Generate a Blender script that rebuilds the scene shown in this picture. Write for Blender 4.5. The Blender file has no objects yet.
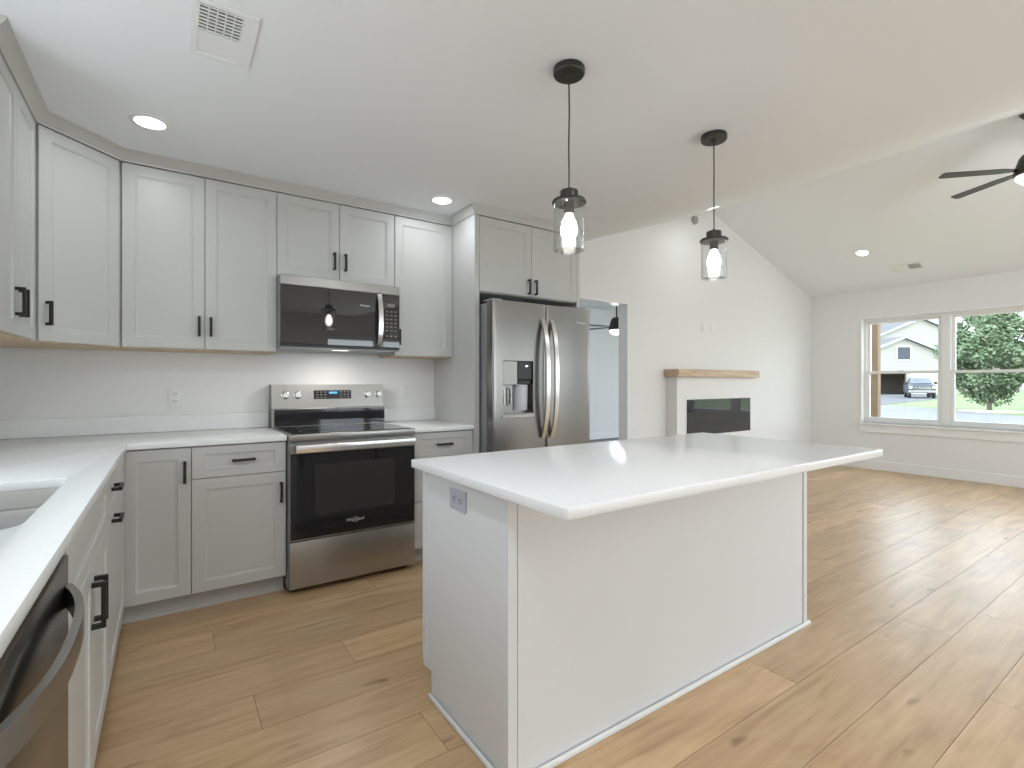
import bpy, bmesh, math, random
from mathutils import Vector, Matrix
R = math.radians
S = bpy.context.scene
COL = S.collection
random.seed(7)

# ------------------------------------------------------------------ camera
YAW = 0.6012
cam_d = bpy.data.cameras.new('camera')
cam = bpy.data.objects.new('camera', cam_d)
COL.objects.link(cam)
cam.location = (-0.5573, -3.7081, 1.2046)
cam.rotation_euler = (R(90), 0, -YAW)
cam_d.sensor_width = 36
cam_d.lens = 501.76 / 1024 * 36
cam_d.shift_y = (382.13 - 384) / 1024
cam_d.clip_start = 0.02
cam_d.clip_end = 400
S.camera = cam

# ------------------------------------------------------------------ world, exposure, daylight
S.view_settings.view_transform = 'Standard'
S.view_settings.look = 'None'
S.view_settings.exposure = 1.04
S.view_settings.gamma = 1.0
S.view_settings.use_curve_mapping = False
W = bpy.data.worlds.new('overcast_sky')
S.world = W
W.use_nodes = True
wn = W.node_tree
bg = wn.nodes['Background']
tc = wn.nodes.new('ShaderNodeTexCoord')
sp = wn.nodes.new('ShaderNodeSeparateXYZ')
rp = wn.nodes.new('ShaderNodeValToRGB')
rp.color_ramp.elements[0].position = 0.0
rp.color_ramp.elements[0].color = (0.86, 0.935, 1.0, 1)
rp.color_ramp.elements[1].position = 0.6
rp.color_ramp.elements[1].color = (0.76, 0.88, 1.0, 1)
wn.links.new(tc.outputs['Generated'], sp.inputs[0])
wn.links.new(sp.outputs['Z'], rp.inputs[0])
wn.links.new(rp.outputs[0], bg.inputs[0])
bg.inputs[1].default_value = 3.2

DOWN_W = 1.0       # watts of one recessed downlight
NEAR_W = 5.0      # unseen downlights added to brighten the room
PEND_W = 12.0

def portal(name, loc, rot, sx, sy):
    l = bpy.data.lights.new(name, 'AREA')
    l.shape = 'RECTANGLE'; l.size = sx; l.size_y = sy
    l.cycles.is_portal = True
    o = bpy.data.objects.new(name, l); COL.objects.link(o)
    o.location = loc; o.rotation_euler = rot
portal('daylight_right_window', (7.66, -1.585, 1.36), (0, R(90), 0), 1.5, 1.85)
portal('daylight_patio_door', (3.3, -6.78, 1.05), (R(90), 0, 0), 3.0, 2.1)
portal('daylight_sink_window', (-1.56, -1.95, 1.62), (0, R(-90), 0), 1.1, 1.0)
portal('daylight_added_window', (7.66, -4.4, 1.36), (0, R(90), 0), 1.5, 1.85)  # portal for the unseen window added in the right wall
portal('daylight_front_window', (6.2, -6.78, 1.4), (R(90), 0, 0), 1.6, 1.5)

# ------------------------------------------------------------------ materials
def principled(name, color, rough=0.5, metal=0.0, spec=None, **kw):
    m = bpy.data.materials.new(name); m.use_nodes = True
    b = m.node_tree.nodes['Principled BSDF']
    b.inputs['Base Color'].default_value = (*color, 1)
    b.inputs['Roughness'].default_value = rough
    b.inputs['Metallic'].default_value = metal
    if spec is not None: b.inputs['Specular IOR Level'].default_value = spec
    for k, v in kw.items(): b.inputs[k].default_value = v
    return m
def nd(m, t, **kw):
    n = m.node_tree.nodes.new(t)
    for k, v in kw.items(): setattr(n, k, v)
    return n
def lk(m, a, b): m.node_tree.links.new(a, b)
def noise_bump(m, scale, strength, dist=0.001, mapscale=None, detail=3):
    b = m.node_tree.nodes['Principled BSDF']
    t = nd(m, 'ShaderNodeTexCoord'); n = nd(m, 'ShaderNodeTexNoise'); u = nd(m, 'ShaderNodeBump')
    n.inputs['Scale'].default_value = scale; n.inputs['Detail'].default_value = detail
    if mapscale:
        mp = nd(m, 'ShaderNodeMapping'); mp.inputs['Scale'].default_value = mapscale
        lk(m, t.outputs['Object'], mp.inputs[0]); lk(m, mp.outputs[0], n.inputs[0])
    else: lk(m, t.outputs['Object'], n.inputs[0])
    u.inputs['Strength'].default_value = strength; u.inputs['Distance'].default_value = dist
    lk(m, n.outputs[0], u.inputs['Height']); lk(m, u.outputs[0], b.inputs['Normal'])
    return n
def color_noise(m, c1, c2, scale, lo=0.4, hi=0.6, mapscale=None, detail=4):
    b = m.node_tree.nodes['Principled BSDF']
    t = nd(m, 'ShaderNodeTexCoord'); n = nd(m, 'ShaderNodeTexNoise'); r = nd(m, 'ShaderNodeValToRGB')
    mp = nd(m, 'ShaderNodeMapping'); mp.inputs['Scale'].default_value = mapscale or (1, 1, 1)
    lk(m, t.outputs['Object'], mp.inputs[0]); lk(m, mp.outputs[0], n.inputs[0])
    n.inputs['Scale'].default_value = scale; n.inputs['Detail'].default_value = detail
    r.color_ramp.elements[0].position = lo; r.color_ramp.elements[0].color = (*c1, 1)
    r.color_ramp.elements[1].position = hi; r.color_ramp.elements[1].color = (*c2, 1)
    lk(m, n.outputs[0], r.inputs[0]); lk(m, r.outputs[0], b.inputs['Base Color'])

M = {}
M['wall'] = principled('wall_paint', (0.82, 0.815, 0.805), 0.6, spec=0.3); noise_bump(M['wall'], 180, 0.05)
M['ceiling'] = principled('ceiling_paint', (0.875, 0.89, 0.91), 0.8, spec=0.2); noise_bump(M['ceiling'], 140, 0.08)
M['trim'] = principled('white_trim_paint', (0.85, 0.85, 0.84), 0.35)
M['cab'] = principled('greige_cabinet_paint', (0.545, 0.54, 0.52), 0.38); noise_bump(M['cab'], 90, 0.02)
M['island'] = principled('island_panel_paint', (0.76, 0.765, 0.775), 0.4); noise_bump(M['island'], 90, 0.02)
M['maple'] = principled('raw_maple_plywood', (0.62, 0.47, 0.30), 0.5)
color_noise(M['maple'], (0.55, 0.40, 0.25), (0.66, 0.51, 0.34), 6, mapscale=(1, 8, 1))
M['quartz'] = principled('white_quartz', (0.84, 0.84, 0.84), 0.16)
color_noise(M['quartz'], (0.825, 0.825, 0.825), (0.855, 0.855, 0.855), 120, 0.35, 0.6)
M['black'] = principled('matte_black_metal', (0.028, 0.026, 0.025), 0.42, 0.5)
M['bronze'] = principled('dark_bronze_metal', (0.06, 0.056, 0.052), 0.4, 0.6)
def steel(name, col, rough, ms):
    m = principled(name, col, rough, 1.0)
    n = noise_bump(m, 30, 0.02, 0.0003, ms, 2)
    mr = nd(m, 'ShaderNodeMapRange'); mr.inputs['To Min'].default_value = rough - 0.02; mr.inputs['To Max'].default_value = rough + 0.03
    lk(m, n.outputs[0], mr.inputs[0]); lk(m, mr.outputs[0], m.node_tree.nodes['Principled BSDF'].inputs['Roughness'])
    return m
M['steel'] = steel('brushed_stainless_steel', (0.36, 0.35, 0.33), 0.30, (0.6, 0.6, 40))
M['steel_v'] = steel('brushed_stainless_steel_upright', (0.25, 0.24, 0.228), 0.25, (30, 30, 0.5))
M['steel_hi'] = principled('polished_handle_steel', (0.80, 0.80, 0.79), 0.22, 1.0)
M['steel_sink'] = steel('satin_sink_steel', (0.62, 0.62, 0.61), 0.3, (1, 20, 1))
M['case_grey'] = principled('painted_grey_appliance_side', (0.30, 0.30, 0.31), 0.4, 0.3)
M['black_glass'] = principled('black_glass', (0.012, 0.012, 0.014), 0.04, spec=0.6)
M['mw_glass'] = principled('smoked_black_glass', (0.022, 0.022, 0.025), 0.025, spec=0.9)
M['black_plastic'] = principled('black_plastic', (0.02, 0.02, 0.021), 0.35)
M['grey_plastic'] = principled('grey_plastic', (0.35, 0.36, 0.38), 0.4)
M['light_plastic'] = principled('pale_grey_plastic', (0.62, 0.63, 0.66), 0.35)
M['white_plastic'] = principled('white_plastic', (0.82, 0.82, 0.81), 0.35)
M['ltgrey_plate'] = principled('lavender_grey_outlet_plate', (0.50, 0.52, 0.60), 0.35)
M['slot'] = principled('dark_slot', (0.03, 0.03, 0.03), 0.6)
M['oak'] = principled('natural_oak', (0.55, 0.40, 0.26), 0.45)
color_noise(M['oak'], (0.48, 0.34, 0.21), (0.62, 0.46, 0.31), 5, mapscale=(1, 12, 12))
def emit(name, col, s):
    m = bpy.data.materials.new(name); m.use_nodes = True
    nt = m.node_tree; nt.nodes.remove(nt.nodes['Principled BSDF'])
    e = nt.nodes.new('ShaderNodeEmission'); e.inputs[0].default_value = (*col, 1); e.inputs[1].default_value = s
    nt.links.new(e.outputs[0], nt.nodes['Material Output'].inputs[0]); return m
M['lamp'] = emit('lit_lamp_lens', (1, 0.98, 0.95), 6)
M['bulb'] = emit('lit_bulb', (1, 0.95, 0.88), 9)
M['display'] = emit('blue_display', (0.12, 0.42, 0.75), 0.8)
M['led'] = emit('dispenser_led', (1, 1, 1), 2.5)
def pane_glass(name, tint=(1, 1, 1), refl=1.0, rough=0.0):
    m = bpy.data.materials.new(name); m.use_nodes = True
    nt = m.node_tree; nt.nodes.remove(nt.nodes['Principled BSDF'])
    t = nt.nodes.new('ShaderNodeBsdfTransparent'); t.inputs[0].default_value = (*tint, 1)
    g = nt.nodes.new('ShaderNodeBsdfGlossy'); g.inputs['Roughness'].default_value = rough
    lw = nt.nodes.new('ShaderNodeLayerWeight'); lw.inputs[0].default_value = 0.5
    f = nt.nodes.new('ShaderNodeMath'); f.operation = 'POWER'; f.inputs[1].default_value = 5
    nt.links.new(lw.outputs['Facing'], f.inputs[0])
    mu = nt.nodes.new('ShaderNodeMath'); mu.operation = 'MULTIPLY_ADD'; mu.inputs[1].default_value = 0.9 * refl; mu.inputs[2].default_value = 0.04 * refl
    x = nt.nodes.new('ShaderNodeMixShader')
    nt.links.new(f.outputs[0], mu.inputs[0]); nt.links.new(mu.outputs[0], x.inputs[0])
    nt.links.new(t.outputs[0], x.inputs[1]); nt.links.new(g.outputs[0], x.inputs[2])
    nt.links.new(x.outputs[0], nt.nodes['Material Output'].inputs[0]); return m, x, mu
M['glass'] = pane_glass('window_glass', (0.93, 0.94, 0.935), 0.9)[0]
M['shade_glass'] = pane_glass('clear_shade_glass', (0.975, 0.98, 0.98), 1.2, 0.03)[0]

# floor planks
def floor_material():
    m = principled('oak_plank', (0.5, 0.35, 0.2), 0.34, spec=0.9)
    b = m.node_tree.nodes['Principled BSDF']
    t = nd(m, 'ShaderNodeTexCoord'); a = nd(m, 'ShaderNodeAttribute', attribute_name='plank')
    ad = nd(m, 'ShaderNodeVectorMath', operation='MULTIPLY_ADD')
    ad.inputs[1].default_value = (37, 23, 11)
    lk(m, a.outputs['Color'], ad.inputs[0]); lk(m, t.outputs['Object'], ad.inputs[2])
    # long grain
    mp = nd(m, 'ShaderNodeMapping'); mp.inputs['Scale'].default_value = (1.2, 24, 1)
    lk(m, ad.outputs[0], mp.inputs[0])
    g = nd(m, 'ShaderNodeTexNoise'); g.inputs['Scale'].default_value = 1.6; g.inputs['Detail'].default_value = 7; g.inputs['Roughness'].default_value = 0.62; g.inputs['Distortion'].default_value = 0.5
    lk(m, mp.outputs[0], g.inputs[0])
    # broad mottling
    mp2 = nd(m, 'ShaderNodeMapping'); mp2.inputs['Scale'].default_value = (1.1, 5.5, 1)
    lk(m, ad.outputs[0], mp2.inputs[0])
    g2 = nd(m, 'ShaderNodeTexNoise'); g2.inputs['Scale'].default_value = 2.0; g2.inputs['Detail'].default_value = 4; g2.inputs['Distortion'].default_value = 1.0
    lk(m, mp2.outputs[0], g2.inputs[0])
    r1 = nd(m, 'ShaderNodeValToRGB')
    e = r1.color_ramp.elements
    e[0].position = 0.30; e[0].color = (0.43, 0.275, 0.145, 1)
    e[1].position = 0.66; e[1].color = (0.70, 0.52, 0.31, 1)
    k = r1.color_ramp.elements.new(0.48); k.color = (0.58, 0.405, 0.225, 1)
    mixf = nd(m, 'ShaderNodeMath', operation='MULTIPLY_ADD'); mixf.inputs[1].default_value = 0.45
    lk(m, g.outputs[0], mixf.inputs[0])
    h = nd(m, 'ShaderNodeMath', operation='MULTIPLY'); h.inputs[1].default_value = 0.55
    lk(m, g2.outputs[0], h.inputs[0]); lk(m, h.outputs[0], mixf.inputs[2])
    lk(m, mixf.outputs[0], r1.inputs[0])
    # knots
    mp3 = nd(m, 'ShaderNodeMapping'); mp3.inputs['Scale'].default_value = (1.5, 4.2, 1)
    lk(m, ad.outputs[0], mp3.inputs[0])
    v = nd(m, 'ShaderNodeTexVoronoi'); v.inputs['Scale'].default_value = 1.25
    dn = nd(m, 'ShaderNodeTexNoise'); dn.inputs['Scale'].default_value = 7
    lk(m, ad.outputs[0], dn.inputs[0])
    mixv = nd(m, 'ShaderNodeVectorMath', operation='MULTIPLY_ADD'); mixv.inputs[1].default_value = (0.22, 0.22, 0)
    lk(m, dn.outputs['Color'], mixv.inputs[0]); lk(m, mp3.outputs[0], mixv.inputs[2]); lk(m, mixv.outputs[0], v.inputs[0])
    kr = nd(m, 'ShaderNodeValToRGB')
    kr.color_ramp.elements[0].position = 0.012; kr.color_ramp.elements[0].color = (0.30, 0.22, 0.16, 1)
    kr.color_ramp.elements[1].position = 0.11; kr.color_ramp.elements[1].color = (1, 1, 1, 1)
    lk(m, v.outputs['Distance'], kr.inputs[0])
    mul = nd(m, 'ShaderNodeMix', data_type='RGBA', blend_type='MULTIPLY'); mul.inputs[0].default_value = 0.85
    lk(m, r1.outputs[0], mul.inputs[6]); lk(m, kr.outputs[0], mul.inputs[7])
    # plank tone
    sx = nd(m, 'ShaderNodeSeparateColor'); lk(m, a.outputs['Color'], sx.inputs[0])
    mr = nd(m, 'ShaderNodeMapRange'); mr.inputs['To Min'].default_value = 0.84; mr.inputs['To Max'].default_value = 1.03
    lk(m, sx.outputs[0], mr.inputs[0])
    hs = nd(m, 'ShaderNodeHueSaturation'); hs.inputs['Saturation'].default_value = 1.08; hs.inputs['Hue'].default_value = 0.494
    lk(m, mr.outputs[0], hs.inputs['Value']); lk(m, mul.outputs[2], hs.inputs['Color'])
    lk(m, hs.outputs[0], b.inputs['Base Color'])
    bu = nd(m, 'ShaderNodeBump'); bu.inputs['Strength'].default_value = 0.15; bu.inputs['Distance'].default_value = 0.002
    lk(m, g.outputs[0], bu.inputs['Height']); lk(m, bu.outputs[0], b.inputs['Normal'])
    return m
M['floor'] = floor_material()
M['groove'] = principled('plank_groove', (0.10, 0.065, 0.035), 0.8)

# ------------------------------------------------------------------ mesh helpers
class MB:
    def __init__(s): s.bm = bmesh.new(); s.mats = []
    def _face(s, vs, mi=0):
        try:
            f = s.bm.faces.new(vs); f.material_index = mi; return f
        except ValueError: return None
    def box(s, x0, x1, y0, y1, z0, z1, mi=0, bev=0.0, seg=1):
        x0, x1 = sorted((x0, x1)); y0, y1 = sorted((y0, y1)); z0, z1 = sorted((z0, z1))
        v = [s.bm.verts.new(p) for p in ((x0,y0,z0),(x1,y0,z0),(x1,y1,z0),(x0,y1,z0),(x0,y0,z1),(x1,y0,z1),(x1,y1,z1),(x0,y1,z1))]
        fs = [s._face([v[i] for i in q], mi) for q in ((0,3,2,1),(4,5,6,7),(0,1,5,4),(1,2,6,5),(2,3,7,6),(3,0,4,7))]
        if bev:
            es = list({e for f in fs for e in f.edges})
            bmesh.ops.bevel(s.bm, geom=es, offset=bev, segments=seg, affect='EDGES', profile=0.5)
        return s
    def obox(s, a, b, w, h, mi=0, up=(0, 0, 1), bev=0.0):
        """box along the segment a-b, w wide and h high"""
        a = Vector(a); b = Vector(b); d = (b - a); L = d.length; d.normalize()
        u = Vector(up); side = d.cross(u)
        if side.length < 1e-4: side = d.cross(Vector((1, 0, 0)))
        side.normalize(); u = side.cross(d)
        v = []
        for t in (0, L):
            for p, q in ((-1, -1), (1, -1), (1, 1), (-1, 1)):
                v.append(s.bm.verts.new(a + d * t + side * p * w / 2 + u * q * h / 2))
        fs = [s._face([v[i] for i in q], mi) for q in ((0,3,2,1),(4,5,6,7),(0,1,5,4),(1,2,6,5),(2,3,7,6),(3,0,4,7))]
        if bev:
            bmesh.ops.bevel(s.bm, geom=list({e for f in fs for e in f.edges}), offset=bev, segments=1, affect='EDGES')
        return s
    def prism(s, pts, axis, a, b, mi=0):
        """polygon pts (2D) extruded along axis from a to b"""
        def mk(p, t):
            if axis == 'x': return (t, p[0], p[1])
            if axis == 'y': return (p[0], t, p[1])
            return (p[0], p[1], t)
        lo = [s.bm.verts.new(mk(p, a)) for p in pts]; hi = [s.bm.verts.new(mk(p, b)) for p in pts]
        n = len(pts)
        s._face(lo[::-1], mi); s._face(hi, mi)
        for i in range(n): s._face([lo[i], lo[(i+1) % n], hi[(i+1) % n], hi[i]], mi)
        return s
    def lathe(s, prof, c=(0, 0, 0), axis='z', n=32, mi=0, cap=True):
        """prof: list of (radius, height)"""
        rings = []
        for r, h in prof:
            ring = []
            for i in range(n):
                t = 2 * math.pi * i / n
                p = (r * math.cos(t), r * math.sin(t), h)
                if axis == 'y': p = (p[0], p[2], p[1])
                if axis == 'x': p = (p[2], p[0], p[1])
                ring.append(s.bm.verts.new((p[0] + c[0], p[1] + c[1], p[2] + c[2])))
            rings.append(ring)
        for a, b in zip(rings, rings[1:]):
            for i in range(n): s._face([a[i], a[(i+1) % n], b[(i+1) % n], b[i]], mi)
        if cap:
            s._face(rings[0][::-1], mi); s._face(rings[-1], mi)
        return s
    def sweep(s, pts, w, h, up=(0, 0, 1), mi=0, n=4, close=True):
        """tube along pts; n==4 gives a rectangular w x h section, else elliptical"""
        pts = [Vector(p) for p in pts]; rings = []
        for i, p in enumerate(pts):
            d = (pts[min(i+1, len(pts)-1)] - pts[max(i-1, 0)]).normalized()
            side = d.cross(Vector(up)).normalized(); u = side.cross(d).normalized()
            ring = []
            for k in range(n):
                if n == 4:
                    q = ((-1, -1), (1, -1), (1, 1), (-1, 1))[k]; x, y = q[0] * w / 2, q[1] * h / 2
                else:
                    t = 2 * math.pi * k / n; x, y = math.cos(t) * w / 2, math.sin(t) * h / 2
                ring.append(s.bm.verts.new(p + side * x + u * y))
            rings.append(ring)
        for a, b in zip(rings, rings[1:]):
            for i in range(n): s._face([a[i], a[(i+1) % n], b[(i+1) % n], b[i]], mi)
        s._face(rings[0][::-1], mi); s._face(rings[-1], mi)
        return s
    def shaker(s, x0, x1, z0, z1, t=0.02, rx=0.057, rz=0.057, rec=0.008, y=0.0, mi=0):
        c = 0.0018
        def ring(dx, dz, yy): return [s.bm.verts.new(p) for p in ((x0+dx, yy, z0+dz), (x1-dx, yy, z0+dz), (x1-dx, yy, z1-dz), (x0+dx, yy, z1-dz))]
        rs = [ring(0, 0, y+t), ring(0, 0, y+c), ring(c, c, y), ring(rx, rz, y), ring(rx+0.003, rz+0.003, y+rec*0.55), ring(rx+0.009, rz+0.009, y+rec*0.75), ring(rx+0.012, rz+0.012, y+rec)]
        s._face(rs[0][::-1], mi)
        for a, b in zip(rs, rs[1:]):
            for i in range(4): s._face([a[i], a[(i+1) % 4], b[(i+1) % 4], b[i]], mi)
        s._face(rs[-1], mi)
        return s
    def build(s, name, mat, parent=None, loc=None, sharp=32):
        bmesh.ops.recalc_face_normals(s.bm, faces=s.bm.faces)
        for f in s.bm.faces: f.smooth = True
        lim = R(sharp)
        for e in s.bm.edges:
            if len(e.link_faces) == 2:
                if e.calc_face_angle(0) > lim: e.smooth = False
        me = bpy.data.meshes.new(name); s.bm.to_mesh(me); s.bm.free()
        for m in (mat if isinstance(mat, (list, tuple)) else [mat]): me.materials.append(m)
        o = bpy.data.objects.new(name, me); COL.objects.link(o)
        if parent is not None: o.parent = parent
        if loc is not None: o.location = loc
        return o

def thing(name, label, cat, loc=(0, 0, 0), rz=0.0, group=None):
    o = bpy.data.objects.new(name, None); COL.objects.link(o)
    o.empty_display_size = 0.1
    o.location = loc; o.rotation_euler = (0, 0, rz)
    o['label'] = label; o['category'] = cat
    if group: o['group'] = group
    return o
def tag(o, label, cat, group=None, kind=None):
    o['label'] = label; o['category'] = cat
    if group: o['group'] = group
    if kind: o['kind'] = kind
    return o
def struct(name, mb, mat, parent=None, label=None):
    o = mb.build(name, mat, parent)
    if parent is None: o['kind'] = 'structure'
    if label: o['label'] = label
    return o
def clone(o, parent=None):
    c = o.copy(); COL.objects.link(c); c.parent = parent
    for ch in o.children: clone(ch, c)
    return c
def plate(name, outline, holes, z0, z1, mat, parent=None, bev=0.0025, loc=None):
    cu = bpy.data.curves.new(name, 'CURVE'); cu.dimensions = '2D'; cu.fill_mode = 'BOTH'
    for pts in [outline] + list(holes):
        sp_ = cu.splines.new('POLY'); sp_.points.add(len(pts) - 1)
        for i, p in enumerate(pts): sp_.points[i].co = (p[0], p[1], 0, 1)
        sp_.use_cyclic_u = True
    cu.extrude = (z1 - z0) / 2 - bev; cu.bevel_depth = bev; cu.bevel_resolution = 1; cu.offset = -bev
    to = bpy.data.objects.new(name, cu); COL.objects.link(to)
    bpy.context.view_layer.update()
    me = bpy.data.meshes.new_from_object(to.evaluated_get(bpy.context.evaluated_depsgraph_get()))
    bpy.data.objects.remove(to); bpy.data.curves.remove(cu)
    b = bmesh.new(); b.from_mesh(me); bmesh.ops.remove_doubles(b, verts=b.verts, dist=1e-5)
    for v in b.verts: v.co.z += (z0 + z1) / 2
    mb = MB(); mb.bm.free(); mb.bm = b
    bpy.data.meshes.remove(me)
    return mb.build(name, mat, parent, loc)
def rrect(x0, x1, y0, y1, r, n=6):
    pts = []
    for cx, cy, a0 in ((x1-r, y1-r, 0), (x0+r, y1-r, 90), (x0+r, y0+r, 180), (x1-r, y0+r, 270)):
        for i in range(n + 1):
            t = R(a0 + 90 * i / n); pts.append((cx + r * math.cos(t), cy + r * math.sin(t)))
    return pts
def text_mesh(name, body, size, mat, parent, loc, rot, align='CENTER', extrude=0.0004, shear=0.0):
    cu = bpy.data.curves.new(name, 'FONT'); cu.body = body; cu.size = size; cu.align_x = align; cu.align_y = 'CENTER'; cu.extrude = extrude; cu.shear = shear
    to = bpy.data.objects.new(name, cu); COL.objects.link(to)
    bpy.context.view_layer.update()
    me = bpy.data.meshes.new_from_object(to.evaluated_get(bpy.context.evaluated_depsgraph_get()))
    bpy.data.objects.remove(to); bpy.data.curves.remove(cu)
    me.materials.clear(); me.materials.append(mat)
    o = bpy.data.objects.new(name, me); COL.objects.link(o)
    o.parent = parent; o.location = loc; o.rotation_euler = rot
    return o

H = 0.904           # worktop height
CZ = 2.44           # flat ceiling height
XW, XR, YF = -1.372, 7.46, -6.60
RX, RZ = 4.966, 3.305   # ridge
VX = 2.36           # where the kitchen ceiling turns into the vault

# ------------------------------------------------------------------ room shell
# floor: plank rows run along x
PL, PW = 1.83, 0.2293
fixed = {1: -0.38, 3: 0.108, 4: -0.286, 7: 1.07, 8: 1.515, 9: 0.68, 5: 0.74, 6: 0.20, 2: -0.85, 0: 0.45, 10: 1.1}
mb = MB(); lay = mb.bm.loops.layers.color.new('plank')
row = -3
while True:
    y1 = -0.865 - PW * (row - 1); y0 = y1 - PW
    if y1 < YF: break
    off = fixed.get(row, random.uniform(0, PL))
    x = off - PL * 6
    while x < XR + 0.2:
        xa, xb = max(x, XW - 0.1), min(x + PL, XR + 0.1)
        if xb - xa > 0.02:
            g = 0.0009
            ya, yb = max(y0, YF - 0.1), min(y1, 0.12)
            if yb > ya:
                vs = [mb.bm.verts.new(p) for p in ((xa+g, ya+g, 0), (xb-g, ya+g, 0), (xb-g, yb-g, 0), (xa+g, yb-g, 0))]
                lo = [mb.bm.verts.new((v.co.x, v.co.y, -0.003)) for v in vs]
                c = (random.random(), random.random(), random.random(), 1)
                fs = [mb._face(vs)] + [mb._face([vs[i], lo[i], lo[(i+1) % 4], vs[(i+1) % 4]]) for i in range(4)]
                for f in fs:
                    for l in f.loops: l[lay] = c
        x += PL
    row += 1
mb.box(XW - 0.14, XR + 0.14, YF - 0.14, 0.12, -0.12, -0.003, mi=1)
fl = mb.build('floor', [M['floor'], M['groove']]); fl['kind'] = 'structure'; fl['label'] = 'wide oak plank floor of the kitchen and living room'

# ceiling (flat over the kitchen, vaulted over the living area)
zr = RZ - 0.33 * (XR + 0.14 - RX)
struct('ceiling', MB().prism([(XW-0.14, CZ), (VX, CZ), (RX, RZ), (XR+0.14, zr), (XR+0.14, zr+0.12), (RX, RZ+0.12), (VX, CZ+0.12), (XW-0.14, CZ+0.12)], 'y', YF-0.14, 0.0), M['ceiling'],
       label='ceiling, flat over the kitchen and vaulted over the living room')
# back wall with a doorway
DX0, DX1, DZ = 2.62, 3.484, 2.045
struct('wall_back', MB().prism([(XW-0.14, 0), (DX0, 0), (DX0, DZ), (DX1, DZ), (DX1, 0), (XR+0.14, 0), (XR+0.14, zr+0.1), (RX, RZ+0.1), (VX, CZ+0.1), (XW-0.14, CZ+0.1)], 'y', 0.0, 0.12), M['wall'])
mb = MB(); mb.box(DX0, DX0+0.012, -0.004, 0.124, 0, DZ); mb.box(DX1-0.012, DX1, -0.004, 0.124, 0, DZ); mb.box(DX0+0.012, DX1-0.012, -0.004, 0.124, DZ-0.012, DZ)
struct('jamb_light_liner', mb, M['trim'], label='added white lining painted in place of light on the bedroom doorway jambs')  # white liner stands in for light falling on the jambs
# left wall with the sink window
mb = MB(); t0 = XW - 0.14
mb.box(t0, XW, -1.45, 0, 0, CZ); mb.box(t0, XW, YF, -2.45, 0, CZ)
mb.box(t0, XW, -2.45, -1.45, 0, 1.07); mb.box(t0, XW, -2.45, -1.45, 2.17, CZ)
struct('wall_left', mb, M['wall'])
# right wall with the double window
WY0, WY1, WZ0, WZ1 = -2.49, -0.68, 0.64, 2.085
mb = MB(); zc = 2.55
VY0, VY1 = -5.31, -3.50  # extra opening out of view, added for more daylight
mb.box(XR, XR+0.14, WY1, 0, 0, zc); mb.box(XR, XR+0.14, VY1, WY0, 0, zc); mb.box(XR, XR+0.14, YF, VY0, 0, zc)
for a, b in ((WY0, WY1), (VY0, VY1)): mb.box(XR, XR+0.14, a, b, 0, WZ0); mb.box(XR, XR+0.14, a, b, WZ1, zc)
struct('wall_right', mb, M['wall'])
# front wall behind the camera: patio door and a window
mb = MB(); a, b = YF - 0.14, YF
mb.box(XW-0.14, 1.8, a, b, 0, 2.1); mb.box(4.8, 5.4, a, b, 0, 2.1); mb.box(7.0, XR+0.14, a, b, 0, 2.1); mb.box(5.4, 7.0, a, b, 0, 0.65)
mb.prism([(XW-0.14, 2.1), (XR+0.14, 2.1), (XR+0.14, zr), (RX, RZ), (VX, CZ), (XW-0.14, CZ)], 'y', a, b)
struct('wall_front', mb, M['wall'])

# baseboards
def board(name, segs, h=0.13):
    mb = MB()
    for (x0, x1, y0, y1) in segs:
        mb.box(x0, x1, y0, y1, 0, h, bev=0.004)
    return struct(name, mb, M['trim'])
board('baseboard_right', [(XR-0.014, XR, YF, 0)])
board('baseboard_back', [(DX1+0.012, 4.10, -0.014, 0), (5.665, XR-0.014, -0.014, 0)])
board('baseboard_front', [(XW, 1.8, YF, YF+0.014), (4.8, XR-0.014, YF, YF+0.014)])

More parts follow.
